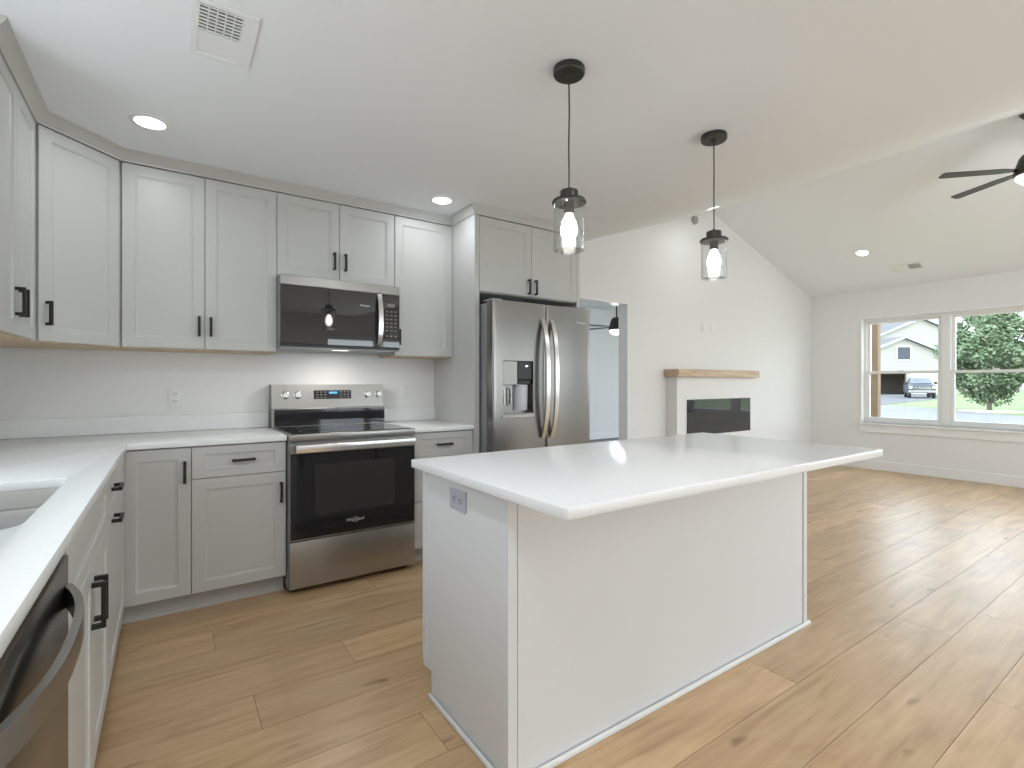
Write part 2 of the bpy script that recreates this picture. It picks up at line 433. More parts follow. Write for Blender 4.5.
# right window: two double-hung units, sill and apron
def hung_window(name, axis, p0, p1, z0, z1, ywide, label, units=2, mull=0.09):
    """axis 'x': lies in plane x, spans y; p0..p1 plane depth (room side .. outside)"""
    def B(mb, d0, d1, a0, a1, zz0, zz1, **k):
        if axis == 'x': mb.box(d0, d1, a0, a1, zz0, zz1, **k)
        else: mb.box(a0, a1, d0, d1, zz0, zz1, **k)
        return mb
    a0, a1 = ywide
    f = MB(); fr = 0.035
    B(f, p0, p1, a0, a0+fr, z0, z1); B(f, p0, p1, a1-fr, a1, z0, z1)
    B(f, p0, p1, a0+fr, a1-fr, z1-fr, z1); B(f, p0, p1, a0+fr, a1-fr, z0, z0+fr)
    uw = (a1 - a0 - mull * (units - 1)) / units
    for i in range(1, units):
        c = a0 + i * uw + (i - 1) * mull
        B(f, p0, p1, c, c + mull, z0 + fr, z1 - fr)
    root = struct(name, f, M['trim'], label=label)
    dm = (p1 - p0)
    zm = z0 + (z1 - z0) * 0.482
    for i in range(units):
        l = a0 + i * (uw + mull) + (fr if i == 0 else 0.004); r = a0 + i * (uw + mull) + uw - (fr if i == units - 1 else 0.004)
        for k, (zz0, zz1, q0, q1) in enumerate(((zm - 0.018, z1 - fr, p0 + dm*0.55, p0 + dm*0.95), (z0 + fr, zm + 0.018, p0 + dm*0.1, p0 + dm*0.5))):
            s_ = MB(); w = 0.036
            B(s_, q0, q1, l, l+w, zz0, zz1); B(s_, q0, q1, r-w, r, zz0, zz1)
            B(s_, q0, q1, l+w, r-w, zz1-(w if k == 0 else 0.03), zz1); B(s_, q0, q1, l+w, r-w, zz0, zz0+(0.03 if k == 0 else 0.045))
            so = s_.build('window_sash', M['trim'], root)
            g = MB(); qc = (q0 + q1) / 2
            B(g, qc - 0.002, qc + 0.002, l+w-0.004, r-w+0.004, zz0+0.026, zz1-0.026)
            g.build('pane', M['glass'], so)
            if k == 1:
                lkm = MB(); cc = (l + r) / 2
                B(lkm, q0 + 0.004, q0 + 0.03, cc - 0.03, cc + 0.03, zz1, zz1 + 0.014, bev=0.004)
                lkm.build('sash_lock', M['trim'], so)
    return root
w1 = hung_window('window_1', 'x', XR+0.07, XR+0.14, WZ0, WZ1, (WY0, WY1), 'double window with two tall sashed units looking onto the street')
mb = MB()
mb.box(XR-0.035, XR+0.07, WY0-0.03, WY1+0.03, WZ0-0.022, WZ0, bev=0.004)
mb.box(XR-0.016, XR, WY0-0.02, WY1+0.02, WZ0-0.125, WZ0-0.022, bev=0.003)
for y0, y1 in ((WY0-0.0, WY0+0.006), (WY1-0.006, WY1)): mb.box(XR+0.0005, XR+0.07, y0, y1, WZ0, WZ1)
mb.box(XR+0.0005, XR+0.07, WY0+0.006, WY1-0.006, WZ1-0.006, WZ1)
mb.box(XR-0.012, XR+0.004, WY1-0.004, WY1+0.014, WZ0, WZ1+0.014); mb.box(XR-0.012, XR+0.004, WY0-0.014, WY0+0.004, WZ0, WZ1+0.014)
mb.box(XR-0.012, XR+0.004, WY0+0.004, WY1-0.004, WZ1-0.004, WZ1+0.014)
struct('window_sill', mb, M['trim'], w1)
hung_window('window_2', 'x', XW-0.13, XW-0.06, 1.07, 2.17, (-2.45, -1.45), 'window over the sink', 2)
hung_window('added_window', 'x', XR+0.07, XR+0.14, WZ0, WZ1, (VY0, VY1), 'unseen window added in the right wall to let in more daylight')  # put in out of view to brighten the interior
hung_window('window_3', 'y', YF-0.13, YF-0.06, 0.65, 2.1, (5.4, 7.0), 'window beside the patio door', 2)
mb = MB()
for x0, x1 in ((1.8, 2.8), (2.8, 3.8), (3.8, 4.8)):
    mb.box(x0, x0+0.07, YF-0.12, YF-0.06, 0, 2.1); mb.box(x1-0.07, x1, YF-0.12, YF-0.06, 0, 2.1)
    mb.box(x0+0.07, x1-0.07, YF-0.12, YF-0.06, 2.0, 2.1); mb.box(x0+0.07, x1-0.07, YF-0.12, YF-0.06, 0, 0.12)
d1 = struct('door_1', mb, M['trim'], label='glazed patio door')
mb = MB()
for x0 in (1.8, 2.8, 3.8): mb.box(x0+0.06, x0+0.94, YF-0.092, YF-0.088, 0.11, 2.01)
mb.build('pane', M['glass'], d1)

# bedroom beyond the doorway
mb = MB(); mb.box(1.5, 1.8, 4.0, 4.12, -0.02, 2.9); mb.box(3.6, 9.2, 4.0, 4.12, -0.02, 2.9); mb.box(1.8, 3.6, 4.0, 4.12, -0.02, 0.7); mb.box(1.8, 3.6, 4.0, 4.12, 2.2, 2.9); struct('wall_bedroom_back', mb, M['wall'])
hung_window('window_5', 'y', 4.05, 4.12, 0.7, 2.2, (1.8, 3.6), 'bedroom window')
portal('daylight_bedroom_window', (2.7, 4.2, 1.45), (R(-90), 0, 0), 1.8, 1.5)
mb = MB(); mb.box(9.2, 9.32, 0.12, 4.12, -0.02, 2.9); struct('wall_bedroom_right', mb, M['wall'])
mb = MB(); mb.box(1.38, 1.5, 0.12, 4.12, -0.02, 2.9); struct('wall_bedroom_left', mb, M['wall'])
mb = MB(); mb.prism([(1.38, 2.75), (9.32, 2.75), (9.32, 2.9), (1.38, 2.9)], 'y', 0.12, 4.12); struct('ceiling_bedroom', mb, M['ceiling'])
mb = MB(); mb.box(1.38, 9.32, 0.12, 4.12, -0.12, 0.0)
M['carpet'] = principled('grey_carpet', (0.22, 0.215, 0.21), 0.95); noise_bump(M['carpet'], 300, 0.6, 0.004)
struct('floor_bedroom', mb, M['carpet'])
mb = MB(); mb.box(1.5, 9.2, 3.986, 4.0, 0, 0.13, bev=0.004); struct('baseboard_bedroom', mb, M['trim'])

# ------------------------------------------------------------------ cabinetry
def handle(parent, x, z, vertical=True, L=0.112, y=0.0):
    m = MB(); s = 0.0125; pr = 0.032
    if vertical:
        m.box(x-s*.55, x+s*.55, y-pr, y-pr+s*.9, z-L/2, z+L/2, bev=0.0012)
        for q in (z-L/2+s*.5, z+L/2-s*.5): m.box(x-s*.5, x+s*.5, y-pr+s*.85, y, q-s*.5, q+s*.5)
    else:
        m.box(x-L/2, x+L/2, y-pr, y-pr+s*.9, z-s*.55, z+s*.55, bev=0.0012)
        for q in (x-L/2+s*.5, x+L/2-s*.5): m.box(q-s*.5, q+s*.5, y-pr+s*.85, y, z-s*.5, z+s*.5)
    return m.build('handle', M['black'], parent)
G = 0.0016
def front(root, name, x0, x1, z0, z1, h=None, rx=0.057, rz=0.057, mat=None):
    o = MB().shaker(x0+G, x1-G, z0+G, z1-G, rx=rx, rz=rz).build(name, mat or M['cab'], root)
    if h: handle(o, *h)
    return o
def upper(label, loc, rz, w, z0, z1, doors, depth=0.30, under=True, group='upper cabinets', fillr=0.0):
    r = thing('wall_cabinet', label, 'cabinet', (loc[0], loc[1], z0), rz, group)
    h = z1 - z0
    m = MB(); m.box(0.0006, w-0.0006, 0.0215, depth+0.0205, 0.012, h); m.build('body', M['cab'], r)
    if under:
        m = MB(); m.box(0.0006, w-0.0006, 0.0215, depth+0.0205, 0.0, 0.0118); m.build('underside', M['maple'], r)
    for (x0, x1, hx) in doors:
        front(r, 'door', x0, x1, 0.004, h-0.002, (hx, 0.135) if hx is not None else None)
    return r
UZ0, UZ1, YU = 1.388, 2.384, -0.321
XU = XW + 0.321      # face of the left upper run
gU = 'wall cabinets with shaker doors'
upper('two-door wall cabinet on the left wall, its pulls side by side at the seam', (XU, -1.2965, 0), R(90), 0.6855, UZ0, UZ1, [(0, 0.343, 0.343-0.03), (0.343, 0.6855, 0.343+0.03)], group=gU)
upper('double-door wall cabinet between the corner cabinet and the microwave', (-0.762, YU, 0), 0, 0.7615, UZ0, UZ1, [(0, 0.381, 0.352), (0.381, 0.762, 0.410)], group=gU)
upper('short two-door wall cabinet right above the microwave', (0.0, YU, 0), 0, 0.7625, 1.862, UZ1, [(0, 0.381, 0.345), (0.381, 0.762, 0.417)], group=gU)
upper('single-door wall cabinet between the microwave and the tall fridge panel', (0.763, YU, 0), 0, 0.455, UZ0, UZ1, [(0, 0.455, 0.03)], group=gU)
# diagonal corner cabinet
A = Vector((XU, -0.610)); Bp = Vector((-0.7625, YU))
ln = (Bp - A).length; ang = math.atan2(Bp.y - A.y, Bp.x - A.x)
r = thing('wall_cabinet', 'diagonal corner wall cabinet with one tall door, pull at its lower left', 'cabinet', (A.x, A.y, UZ0), ang, gU)
def tolocal(p):
    d = Vector(p) - A; c, s_ = math.cos(ang), math.sin(ang)
    return (d.x * c + d.y * s_, -d.x * s_ + d.y * c)
o = 0.0215
poly = [(0.012, o), (ln-0.012, o)] + [tolocal(p) for p in ((-0.763, YU+0.02), (-0.763, -0.0005), (XW+0.0005, -0.0005), (XW+0.0005, -0.6105), (XU-0.02, -0.6105))]
m = MB(); m.prism(poly, 'z', 0.012, UZ1-UZ0); m.build('body', M['cab'], r)
m = MB(); m.prism(poly, 'z', 0.0, 0.0118); m.build('underside', M['maple'], r)
front(r, 'door', 0.010, ln-0.010, 0.004, UZ1-UZ0-0.002, (0.045, 0.135))
# fridge surround
FX0, FX1, YP = 1.219, 2.205, -0.655
r = thing('refrigerator_end_panel', 'tall painted panel at the left side of the refrigerator', 'cabinet panel', (FX0, YP, 0), 0)
m = MB(); m.box(0, 0.019, 0.0, -YP-0.001, 0.0, UZ1); m.box(0.019, 0.038, 0, 0.02, 0, UZ1); m.build('panel', M['cab'], r)
r = thing('refrigerator_end_panel', 'tall painted panel at the right side of the refrigerator beside the doorway', 'cabinet panel', (FX1-0.019, YP, 0), 0)
m = MB(); m.box(0, 0.019, 0.0, -YP-0.001, 0.0, UZ1); m.box(-0.012, 0, 0, 0.02, 0, UZ1); m.build('panel', M['cab'], r)
fx0, fx1 = FX0+0.0385, FX1-0.0315
r = thing('wall_cabinet', 'deep two-door wall cabinet above the refrigerator', 'cabinet', (fx0, YP-0.002, 1.845), 0, gU)
w = fx1 - fx0
m = MB(); m.box(0.0005, w-0.0005, 0.0215, 0.655, 0.0, UZ1-1.845); m.build('body', M['cab'], r)
front(r, 'door', 0.001, w/2, 0.004, UZ1-1.845-0.002, (w/2-0.032, 0.075)); front(r, 'door', w/2, w-0.001, 0.004, UZ1-1.845-0.002, (w/2+0.032, 0.075))

# crown moulding following the cabinet faces
path = [(-1.372, -1.299), (XU-0.001, -1.299), (XU-0.001, -0.612), (-0.7635, YU-0.001), (FX0-0.001, YU-0.001), (FX0-0.001, YP-0.004), (FX1+0.001, YP-0.004), (FX1+0.001, -0.001)]
path[2] = (XU-0.001, A.y-0.001); path[0] = (XW+0.001, -1.299)
prof = [(-0.015, UZ1+0.001), (0.006, UZ1+0.001), (0.007, 2.392), (0.014, 2.398), (0.022, 2.412), (0.038, 2.427), (0.042, 2.430), (0.046, CZ-0.0005), (-0.015, CZ-0.0005)]
mb = MB(); rings = []
n = len(path)
for i, p in enumerate(path):
    p = Vector(p)
    d0 = (p - Vector(path[i-1])).normalized() if i > 0 else None
    d1_ = (Vector(path[i+1]) - p).normalized() if i < n-1 else None
    if d0 is None: d0 = d1_
    if d1_ is None: d1_ = d0
    n0 = Vector((d0.y, -d0.x)); n1 = Vector((d1_.y, -d1_.x))
    mdir = (n0 + n1).normalized(); k = 1 / max(0.3, mdir.dot(n0))
    rings.append([mb.bm.verts.new((p.x + mdir.x*q*k, p.y + mdir.y*q*k, z)) for q, z in prof])
for a_, b_ in zip(rings, rings[1:]):
    for i in range(len(prof)): mb._face([a_[i], a_[(i+1) % len(prof)], b_[(i+1) % len(prof)], b_[i]])
mb._face(rings[0][::-1]); mb._face(rings[-1])
tag(mb.build('crown_moulding', M['cab']), 'continuous painted crown moulding between the wall cabinets and the ceiling', 'moulding')

# base cabinets
YB = -0.6307; XB = -0.731      # door faces of the back run and the left run
BT = H - 0.032
gB = 'base cabinets with shaker fronts'
def base(label, loc, rz, w, fronts, depth=0.60, body=(0, None)):
    r = thing('base_cabinet', label, 'cabinet', (loc[0], loc[1], 0), rz, gB)
    b1 = body[1] if body[1] is not None else w
    m = MB(); m.box(body[0]+0.0006, b1-0.0006, 0.0215, depth+0.0295, 0.105, BT); m.box(body[0]+0.0006, b1-0.0006, 0.085, depth+0.0295, 0.0, 0.1052)
    m.box(body[0]+0.0006, b1-0.0006, 0.078, 0.0848, 0.0, 0.018)
    m.build('body', M['cab'], r)
    for f in fronts:
        nm, x0, x1, z0, z1, h = f
        front(r, nm, x0, x1, z0, z1, h, rz=(0.042 if nm == 'drawer_front' and z1 - z0 < 0.2 else 0.057))
    return r
Z0, Z1, Z2 = 0.105, 0.700, 0.868
base('corner base cabinet with one tall narrow door beside the left run', (-0.746, YB, 0), 0, 0.289, [('door', 0, 0.289, Z0, Z2, (0.260, 0.742))], body=(-0.625, 0.289))
base('base cabinet left of the range, one drawer above a wide door', (-0.457, YB, 0), 0, 0.4545, [('drawer_front', 0, 0.4545, Z1, Z2, (0.24, 0.785, False)), ('door', 0, 0.4545, Z0, Z1, (0.4265, 0.585))])
base('three-drawer base cabinet right of the range', (0.764, YB, 0), 0, 0.454, [('drawer_front', 0, 0.454, Z1, Z2, (0.23, 0.785, False)), ('drawer_front', 0, 0.454, 0.412, Z1, (0.23, 0.60, False)), ('drawer_front', 0, 0.454, Z0, 0.412, (0.23, 0.31, False))])
YS0, YS1 = -2.309, -1.450
base('pull-out base cabinet near the inner corner, drawer above a door with level black pulls', (XB, YS1, 0), R(90), 0.72, [('drawer_front', 0.0, 0.785, Z1, Z2, (0.19, 0.803, False)), ('door', 0.0, 0.785, Z0, Z1, (0.19, 0.684, False))], depth=0.58, body=(0, 0.818))
# sink base: body is hollow at the top for the bowls
wS = YS1 - YS0
r = thing('base_cabinet', 'wide sink base cabinet on the left run, paired doors with upright pulls', 'cabinet', (XB, YS0, 0), R(90), gB)
m = MB(); m.box(0.0006, wS-0.0006, 0.0215, 0.6295, 0.105, 0.66); m.box(0.0006, wS-0.0006, 0.085, 0.6295, 0, 0.1052)
m.box(0.0006, wS-0.0006, 0.0215, 0.04, 0.66, BT); m.box(0.0006, 0.018, 0.04, 0.6295, 0.66, BT); m.box(wS-0.018, wS-0.0006, 0.04, 0.6295, 0.66, BT)
m.build('body', M['cab'], r)
front(r, 'drawer_front', 0, wS, Z1, Z2, None, rz=0.042)
front(r, 'door', 0, wS/2, Z0, Z1, (wS/2-0.03, 0.585, True, 0.128)); front(r, 'door', wS/2, wS, Z0, Z1, (wS/2+0.03, 0.585, True, 0.128))
base('end base cabinet of the left run past the dishwasher', (XB, -3.42, 0), R(90), 0.505, [('drawer_front', 0, 0.505, Z1, Z2, (0.25, 0.785, False)), ('door', 0, 0.505, Z0, Z1, (0.03, 0.585))], depth=0.60)

# worktops
CX = -0.7214; CY = -0.6502
cut = rrect(-1.215, -0.812, -2.285, -1.60, 0.055)
o = plate('worktop', [(XW+0.001, -0.001), (-0.003, -0.001), (-0.003, CY), (CX, CY), (CX, -3.42), (XW+0.001, -3.42)], [cut], H-0.03, H, M['quartz'])
tag(o, 'L-shaped white quartz worktop with the sink cut into it', 'countertop')
o = plate('worktop', [(0.765, -0.001), (1.2175, -0.001), (1.2175, CY), (0.765, CY)], [], H-0.03, H, M['quartz'])
tag(o, 'short white quartz worktop between the range and the refrigerator', 'countertop')
mb = MB(); mb.box(XW+0.021, -0.003, -0.0205, -0.0005, H+0.0005, H+0.10, bev=0.0015)
tag(mb.build('backsplash', M['quartz']), 'low white quartz backsplash on the back wall left of the range', 'backsplash')
mb = MB(); mb.box(0.765, 1.2175, -0.0205, -0.0005, H+0.0005, H+0.10, bev=0.0015)
tag(mb.build('backsplash', M['quartz']), 'short quartz backsplash strip right of the range', 'backsplash')
mb = MB(); mb.box(XW+0.0005, XW+0.0205, -3.42, -0.0005, H+0.0005, H+0.10, bev=0.0015)
tag(mb.build('backsplash', M['quartz']), 'low quartz backsplash along the left wall behind the sink', 'backsplash')

# sink
r = thing('kitchen_sink', 'double bowl stainless steel sink set under the left worktop', 'sink', (-1.01, -1.94, 0.66), 0)
def bowl(m, x0, x1, y0, y1, zt, zb, rad=0.055):
    rings = []
    lv = [(0, zt), (0.002, zt-0.01), (0.010, zb+0.05), (0.022, zb+0.018), (0.045, zb+0.004), (0.075, zb)]
    for ins, z in lv:
        pts = rrect(x0+ins, x1-ins, y0+ins, y1-ins, max(0.02, rad-ins*0.3), 6)
        rings.append([m.bm.verts.new((p[0], p[1], z)) for p in pts])
    out = [m.bm.verts.new((p[0], p[1], zt)) for p in rrect(x0-0.009, x1+0.009, y0-0.009, y1+0.009, rad+0.005, 6)]
    outb = [m.bm.verts.new((p[0], p[1], zb-0.003)) for p in rrect(x0-0.003, x1+0.003, y0-0.003, y1+0.003, rad+0.002, 6)]
    allr = [outb, out] + rings; k = len(out)
    for a_, b_ in zip(allr, allr[1:]):
        for i in range(k): m._face([a_[i], a_[(i+1) % k], b_[(i+1) % k], b_[i]])
    m._face(rings[-1]); m._face(outb[::-1])
ox, oy, oz = 1.01, 1.94, -0.66
for (y0, y1, dz) in ((-1.885, -1.592, 0), (-2.293, -1.905, 0)):
    m = MB(); bowl(m, -1.299+ox, -0.804+ox, y0+oy, y1+oy, H-0.0315+oz, 0.675+oz)
    bo = m.build('bowl', M['steel_sink'], r, sharp=50)
    m = MB(); cy = (y0+y1)/2 + oy; m.lathe([(0.045, 0.676+oz), (0.045, 0.679+oz), (0.036, 0.679+oz), (0.030, 0.677+oz), (0.006, 0.677+oz)], (0, cy, 0)); m.build('drain', M['steel_hi'], bo)

# dishwasher
DY0, DY1 = -2.910, -2.312
r = thing('dishwasher', 'stainless steel dishwasher with a bowed bar handle at the left edge', 'dishwasher', (XB+0.002, DY0, 0), R(90))
wD = DY1 - DY0
m = MB(); m.box(0.004, wD-0.004, 0.045, 0.60, 0.10, BT-0.004); m.box(0.02, wD-0.02, 0.11, 0.58, 0, 0.10); m.build('body', M['case_grey'], r)
m = MB(); m.box(0.003, wD-0.003, 0.0, 0.042, 0.115, 0.845, bev=0.003, seg=2); m.build('door', M['steel_v'], r)
m = MB(); m.box(0.003, wD-0.003, 0.010, 0.042, 0.847, BT-0.006, bev=0.002); m.build('control_strip', M['black_plastic'], r)
m = MB(); m.box(0.004, wD-0.004, 0.075, 0.085, 0.01, 0.112); m.build('kick_plate', M['black_plastic'], r)
pts = []
for i in range(25):
    t = i / 24; x = 0.03 + (wD-0.06) * t; b_ = 1 - abs(2*t-1) ** 2.6
    pts.append((x, -0.002 - 0.040 * b_, 0.768))
m = MB(); m.sweep(pts, 0.013, 0.044); m.build('handle', M['steel'], r, sharp=50)

# ------------------------------------------------------------------ range
r = thing('kitchen_range', 'freestanding stainless steel electric range with black glass oven door', 'oven', (0.0, -0.687, 0))
RW = 0.762; a0, a1 = 0.003, RW-0.003
m = MB(); m.box(a0, a1, 0.03, 0.665, 0.03, 0.869); m.build('body', M['case_grey'], r)
for fx, fy in ((0.04, 0.09), (RW-0.04, 0.09), (0.04, 0.6), (RW-0.04, 0.6)):
    m = MB(); m.lathe([(0.018, 0), (0.018, 0.03)], (fx, fy, 0), n=12); m.build('foot', M['black_plastic'], r)
m = MB(); m.box(a0, a1, 0.0, 0.66, 0.870, 0.907, bev=0.004, seg=2); ct = m.build('cooktop_frame', M['steel'], r)
m = MB(); m.box(0.022, RW-0.022, 0.028, 0.548, 0.907, 0.910, bev=0.0008); gl = m.build('cooktop_glass', M['black_glass'], r)
gr = principled('burner_marking', (0.10, 0.10, 0.10), 0.3)
for bx, by, br in ((0.2, 0.17, 0.11), (0.56, 0.17, 0.09), (0.2, 0.42, 0.075), (0.56, 0.42, 0.10)):
    m = MB(); m.lathe([(br, 0.9101), (br, 0.9104), (br-0.004, 0.9104), (br-0.004, 0.9101)], (bx, by, 0), n=40, cap=False); m.build('burner_ring', gr, gl)
# oven door
dm_ = MB(); dm_.box(a0+0.002, a1-0.002, 0.002, 0.028, 0.795, 0.862, bev=0.003); dm_.box(a0+0.007, a1-0.007, 0.006, 0.028, 0.304, 0.312)
dm_.box(a0+0.002, a0+0.006, 0.002, 0.028, 0.304, 0.795)
dm_.box(a1-0.006, a1-0.002, 0.002, 0.028, 0.304, 0.795)
door = dm_.build('oven_door', M['steel'], r)
m = MB(); m.box(a0+0.0065, a1-0.0065, 0.0, 0.026, 0.3125, 0.7945, bev=0.002); m.build('door_glass', M['black_glass'], door)
wg = principled('oven_window_glass', (0.03, 0.028, 0.026), 0.08)
m = MB(); m.prism(rrect(0.14, RW-0.14, 0.44, 0.73, 0.02), 'y', -0.0006, 0.0); m.build('oven_window', wg, door)
m = MB(); m.box(0.030, RW-0.022, -0.052, -0.036, 0.806, 0.851, bev=0.003, seg=2)
for q in (0.05, RW-0.07): m.box(q, q+0.024, -0.038, 0.004, 0.818, 0.840, bev=0.002)
m.build('handle', M['steel_hi'], door)
lg = principled('silver_print', (0.72, 0.72, 0.72), 0.3, 0.6)
text_mesh('logo', 'Whirlpool', 0.026, lg, door, (0.372, -0.0008, 0.382), (R(90), 0, 0))
mm = MB(); pts = [(0.372 + 0.022*math.cos(t_), -0.001, 0.382 + 0.014*math.sin(t_)) for t_ in [R(-160 + i*10) for i in range(30)]]
mm.sweep(pts, 0.0018, 0.0006, up=(0, 1, 0)); mm.build('logo_ring', lg, door)
m = MB(); m.box(a0+0.002, a1-0.002, 0.0, 0.028, 0.035, 0.299, bev=0.004, seg=2); m.build('storage_drawer', M['steel'], r)
# backguard
m = MB(); m.prism([(0.556, 0.907), (0.685, 0.907), (0.685, 1.188), (0.598, 1.188), (0.578, 1.03), (0.556, 1.025)], 'x', a0, a1); bgd = m.build('backguard', [M['steel']], r)
m = MB(); m.box(a0+0.012, a1-0.004, 0.551, 0.5555, 0.912, 1.022); m.build('lower_glass', M['black_glass'], bgd)
def slope(z): return 0.578 + (z - 1.03) / 0.16 * 0.020
tl = math.atan2(0.020, 0.16)
def onpanel(o, x, z): o.location = (x, slope(z) - 0.0008, z); o.rotation_euler = (-tl, 0, 0)
m = MB(); m.box(-0.128, 0.128, -0.0015, 0.002, -0.030, 0.030, bev=0.001); o = m.build('control_panel', M['black_glass'], bgd); onpanel(o, 0.396, 1.118)
m = MB(); m.box(-0.026, 0.030, -0.0022, -0.0016, 0.006, 0.020); o = m.build('display', M['display'], bgd); onpanel(o, 0.396, 1.118)
pr = principled('panel_print', (0.28, 0.29, 0.30), 0.5)
m = MB()
for cx in (-0.105, -0.078, -0.051, 0.056, 0.082, 0.105):
    for cz in (-0.018, 0.0, 0.018): m.box(cx-0.007, cx+0.007, -0.0022, -0.0016, cz-0.0016, cz+0.0016)
o = m.build('panel_print', pr, bgd); o['kind'] = 'stuff'; onpanel(o, 0.396, 1.118)
for kx in (0.086, 0.164, 0.640, 0.722):
    m = MB(); m.lathe([(0.026, 0), (0.026, -0.006), (0.0215, -0.008), (0.0195, -0.026), (0.017, -0.029)], axis='y', n=28); m.box(-0.0035, 0.0035, -0.033, -0.027, -0.017, 0.017, bev=0.001)
    o = m.build('knob', M['steel_hi'], bgd); onpanel(o, kx, 1.116)

# ------------------------------------------------------------------ microwave
r = thing('microwave', 'over-the-range microwave with dark glass door and upright curved handle', 'microwave', (0.002, -0.420, 1.420))
MW = 0.758; mh = 0.4405
m = MB(); m.box(0.0, MW, 0.022, 0.418, 0.0, mh); m.build('body', M['case_grey'], r)
m = MB(); m.box(0, MW, 0.0, 0.0215, mh-0.060, mh-0.001, bev=0.002); m.build('top_band', M['steel'], r)
m = MB(); m.box(0, MW, 0.003, 0.0215, 0.004, 0.018, bev=0.002); m.build('lower_vent_strip', M['black_plastic'], r)
m = MB(); m.box(0.005, MW-0.005, 0.005, 0.41, -0.006, -0.0005); m.build('bottom_plate', M['grey_plastic'], r)
m = MB(); m.box(0.001, 0.636, 0.0, 0.0215, 0.020, mh-0.062, bev=0.002); dr = m.build('door', M['mw_glass'], r)
m = MB(); m.box(0.638, MW-0.001, 0.0, 0.0215, 0.020, mh-0.062, bev=0.002); cp = m.build('control_panel', M['mw_glass'], r)
pts = [(0.612, -0.004 - 0.034 * (1 - abs(2*t-1) ** 2.4), 0.034 + (mh-0.102) * t) for t in [i/22 for i in range(23)]]
m = MB(); m.sweep(pts, 0.030, 0.012, up=(0, 1, 0)); m.build('handle', M['steel_hi'], r, sharp=50)
text_mesh('logo', 'Whirlpool', 0.016, M['white_plastic'], dr, (0.515, -0.0006, 0.290), (R(90), 0, 0), extrude=0.0003)
m = MB(); m.box(0.33, 0.43, 0.07, 0.11, -0.008, -0.0062); m.build('task_light', emit('task_light_lens', (1, 0.97, 0.92), 1.0), r)
ml = bpy.data.lights.new('microwave_lamp', 'AREA'); ml.shape = 'RECTANGLE'; ml.size = 0.16; ml.size_y = 0.06; ml.energy = 1.0; ml.color = (1, 0.97, 0.92)
mo = bpy.data.objects.new('microwave_lamp', ml); COL.objects.link(mo); mo.parent = r; mo.location = (0.38, 0.09, -0.012)
pg = principled('microwave_print', (0.22, 0.22, 0.23), 0.5)
m = MB()
for i in range(3):
    for j in range(6): m.box(0.660+i*0.030, 0.676+i*0.030, -0.0006, 0.0, 0.13+j*0.026, 0.137+j*0.026)
for i in range(3): m.box(0.660+i*0.030, 0.676+i*0.030, -0.0006, 0.0, 0.09, 0.102)
m.box(0.668, 0.720, -0.0006, 0.0, 0.295, 0.318); o = m.build('button_print', pg, cp); o['kind'] = 'stuff'

# ------------------------------------------------------------------ refrigerator
FR0, FRW = 1.266, 0.908
r = thing('refrigerator', 'stainless steel side-by-side refrigerator with ice and water dispenser', 'refrigerator', (FR0, -0.818, 0))
m = MB(); m.box(0.004, FRW-0.004, 0.085, 0.78, 0.02, 1.755); m.build('case', M['case_grey'], r)
m = MB(); m.box(0.03, FRW-0.03, 0.10, 0.16, 0.0, 0.02); m.build('kick_plate', M['black_plastic'], r)
sw = 0.468  # freezer door width
def fdoor(x0, x1, hole=None):
    m = MB(); z0, z1, t = 0.055, 1.772, 0.075
    bow = 0.010
    n = 14; xs = [x0 + (x1-x0) * i / n for i in range(n+1)]
    if hole:
        hx0, hx1, hz0, hz1 = hole
        xs = sorted(set([x for x in xs if not (hx0-0.02 < x < hx0+0.02 or hx1-0.02 < x < hx1+0.02)] + [hx0, hx1]))
        zs = [z0, hz0, hz1, z1]
    else: zs = [z0, z1]
    def yy(x):
        u = (x - x0) / (x1 - x0); e = 0.0
        d = min(u, 1-u) * (x1-x0)
        if d < 0.012: e = 0.012 - math.sqrt(max(0, 0.012**2 - (0.012-d)**2))
        return bow * (2*u-1)**2 * 0.5 + e
    xs = sorted(set(xs + [x0+0.002, x0+0.006, x0+0.012, x1-0.002, x1-0.006, x1-0.012]))
    gr_ = {}
    for i, x in enumerate(xs):
        for j, z in enumerate(zs): gr_[i, j] = m.bm.verts.new((x, yy(x), z))
    for i in range(len(xs)-1):
        for j in range(len(zs)-1):
            if hole and j == 1 and xs[i] >= hole[0]-1e-6 and xs[i+1] <= hole[1]+1e-6: continue
            m._face([gr_[i, j], gr_[i+1, j], gr_[i+1, j+1], gr_[i, j+1]])
    # sides, top, bottom, back
    bk = [m.bm.verts.new((x, t, z)) for x, z in ((x0, z0), (x1, z0), (x1, z1), (x0, z1))]
    J = len(zs)-1; I = len(xs)-1
    m._face([gr_[i, 0] for i in range(I+1)][::-1] + [bk[0], bk[1]])
    m._face([gr_[i, J] for i in range(I+1)] + [bk[2], bk[3]])
    m._face([gr_[0, j] for j in range(J+1)] + [bk[3], bk[0]])
    m._face([gr_[I, j] for j in range(J+1)][::-1] + [bk[1], bk[2]])
    m._face(bk)
    return m
hole = (0.085, 0.345, 0.985, 1.355)
fd = fdoor(0.002, sw-0.002, hole).build('door', M['steel_v'], r)
rd = fdoor(sw+0.002, FRW-0.002).build('door', M['steel_v'], r)
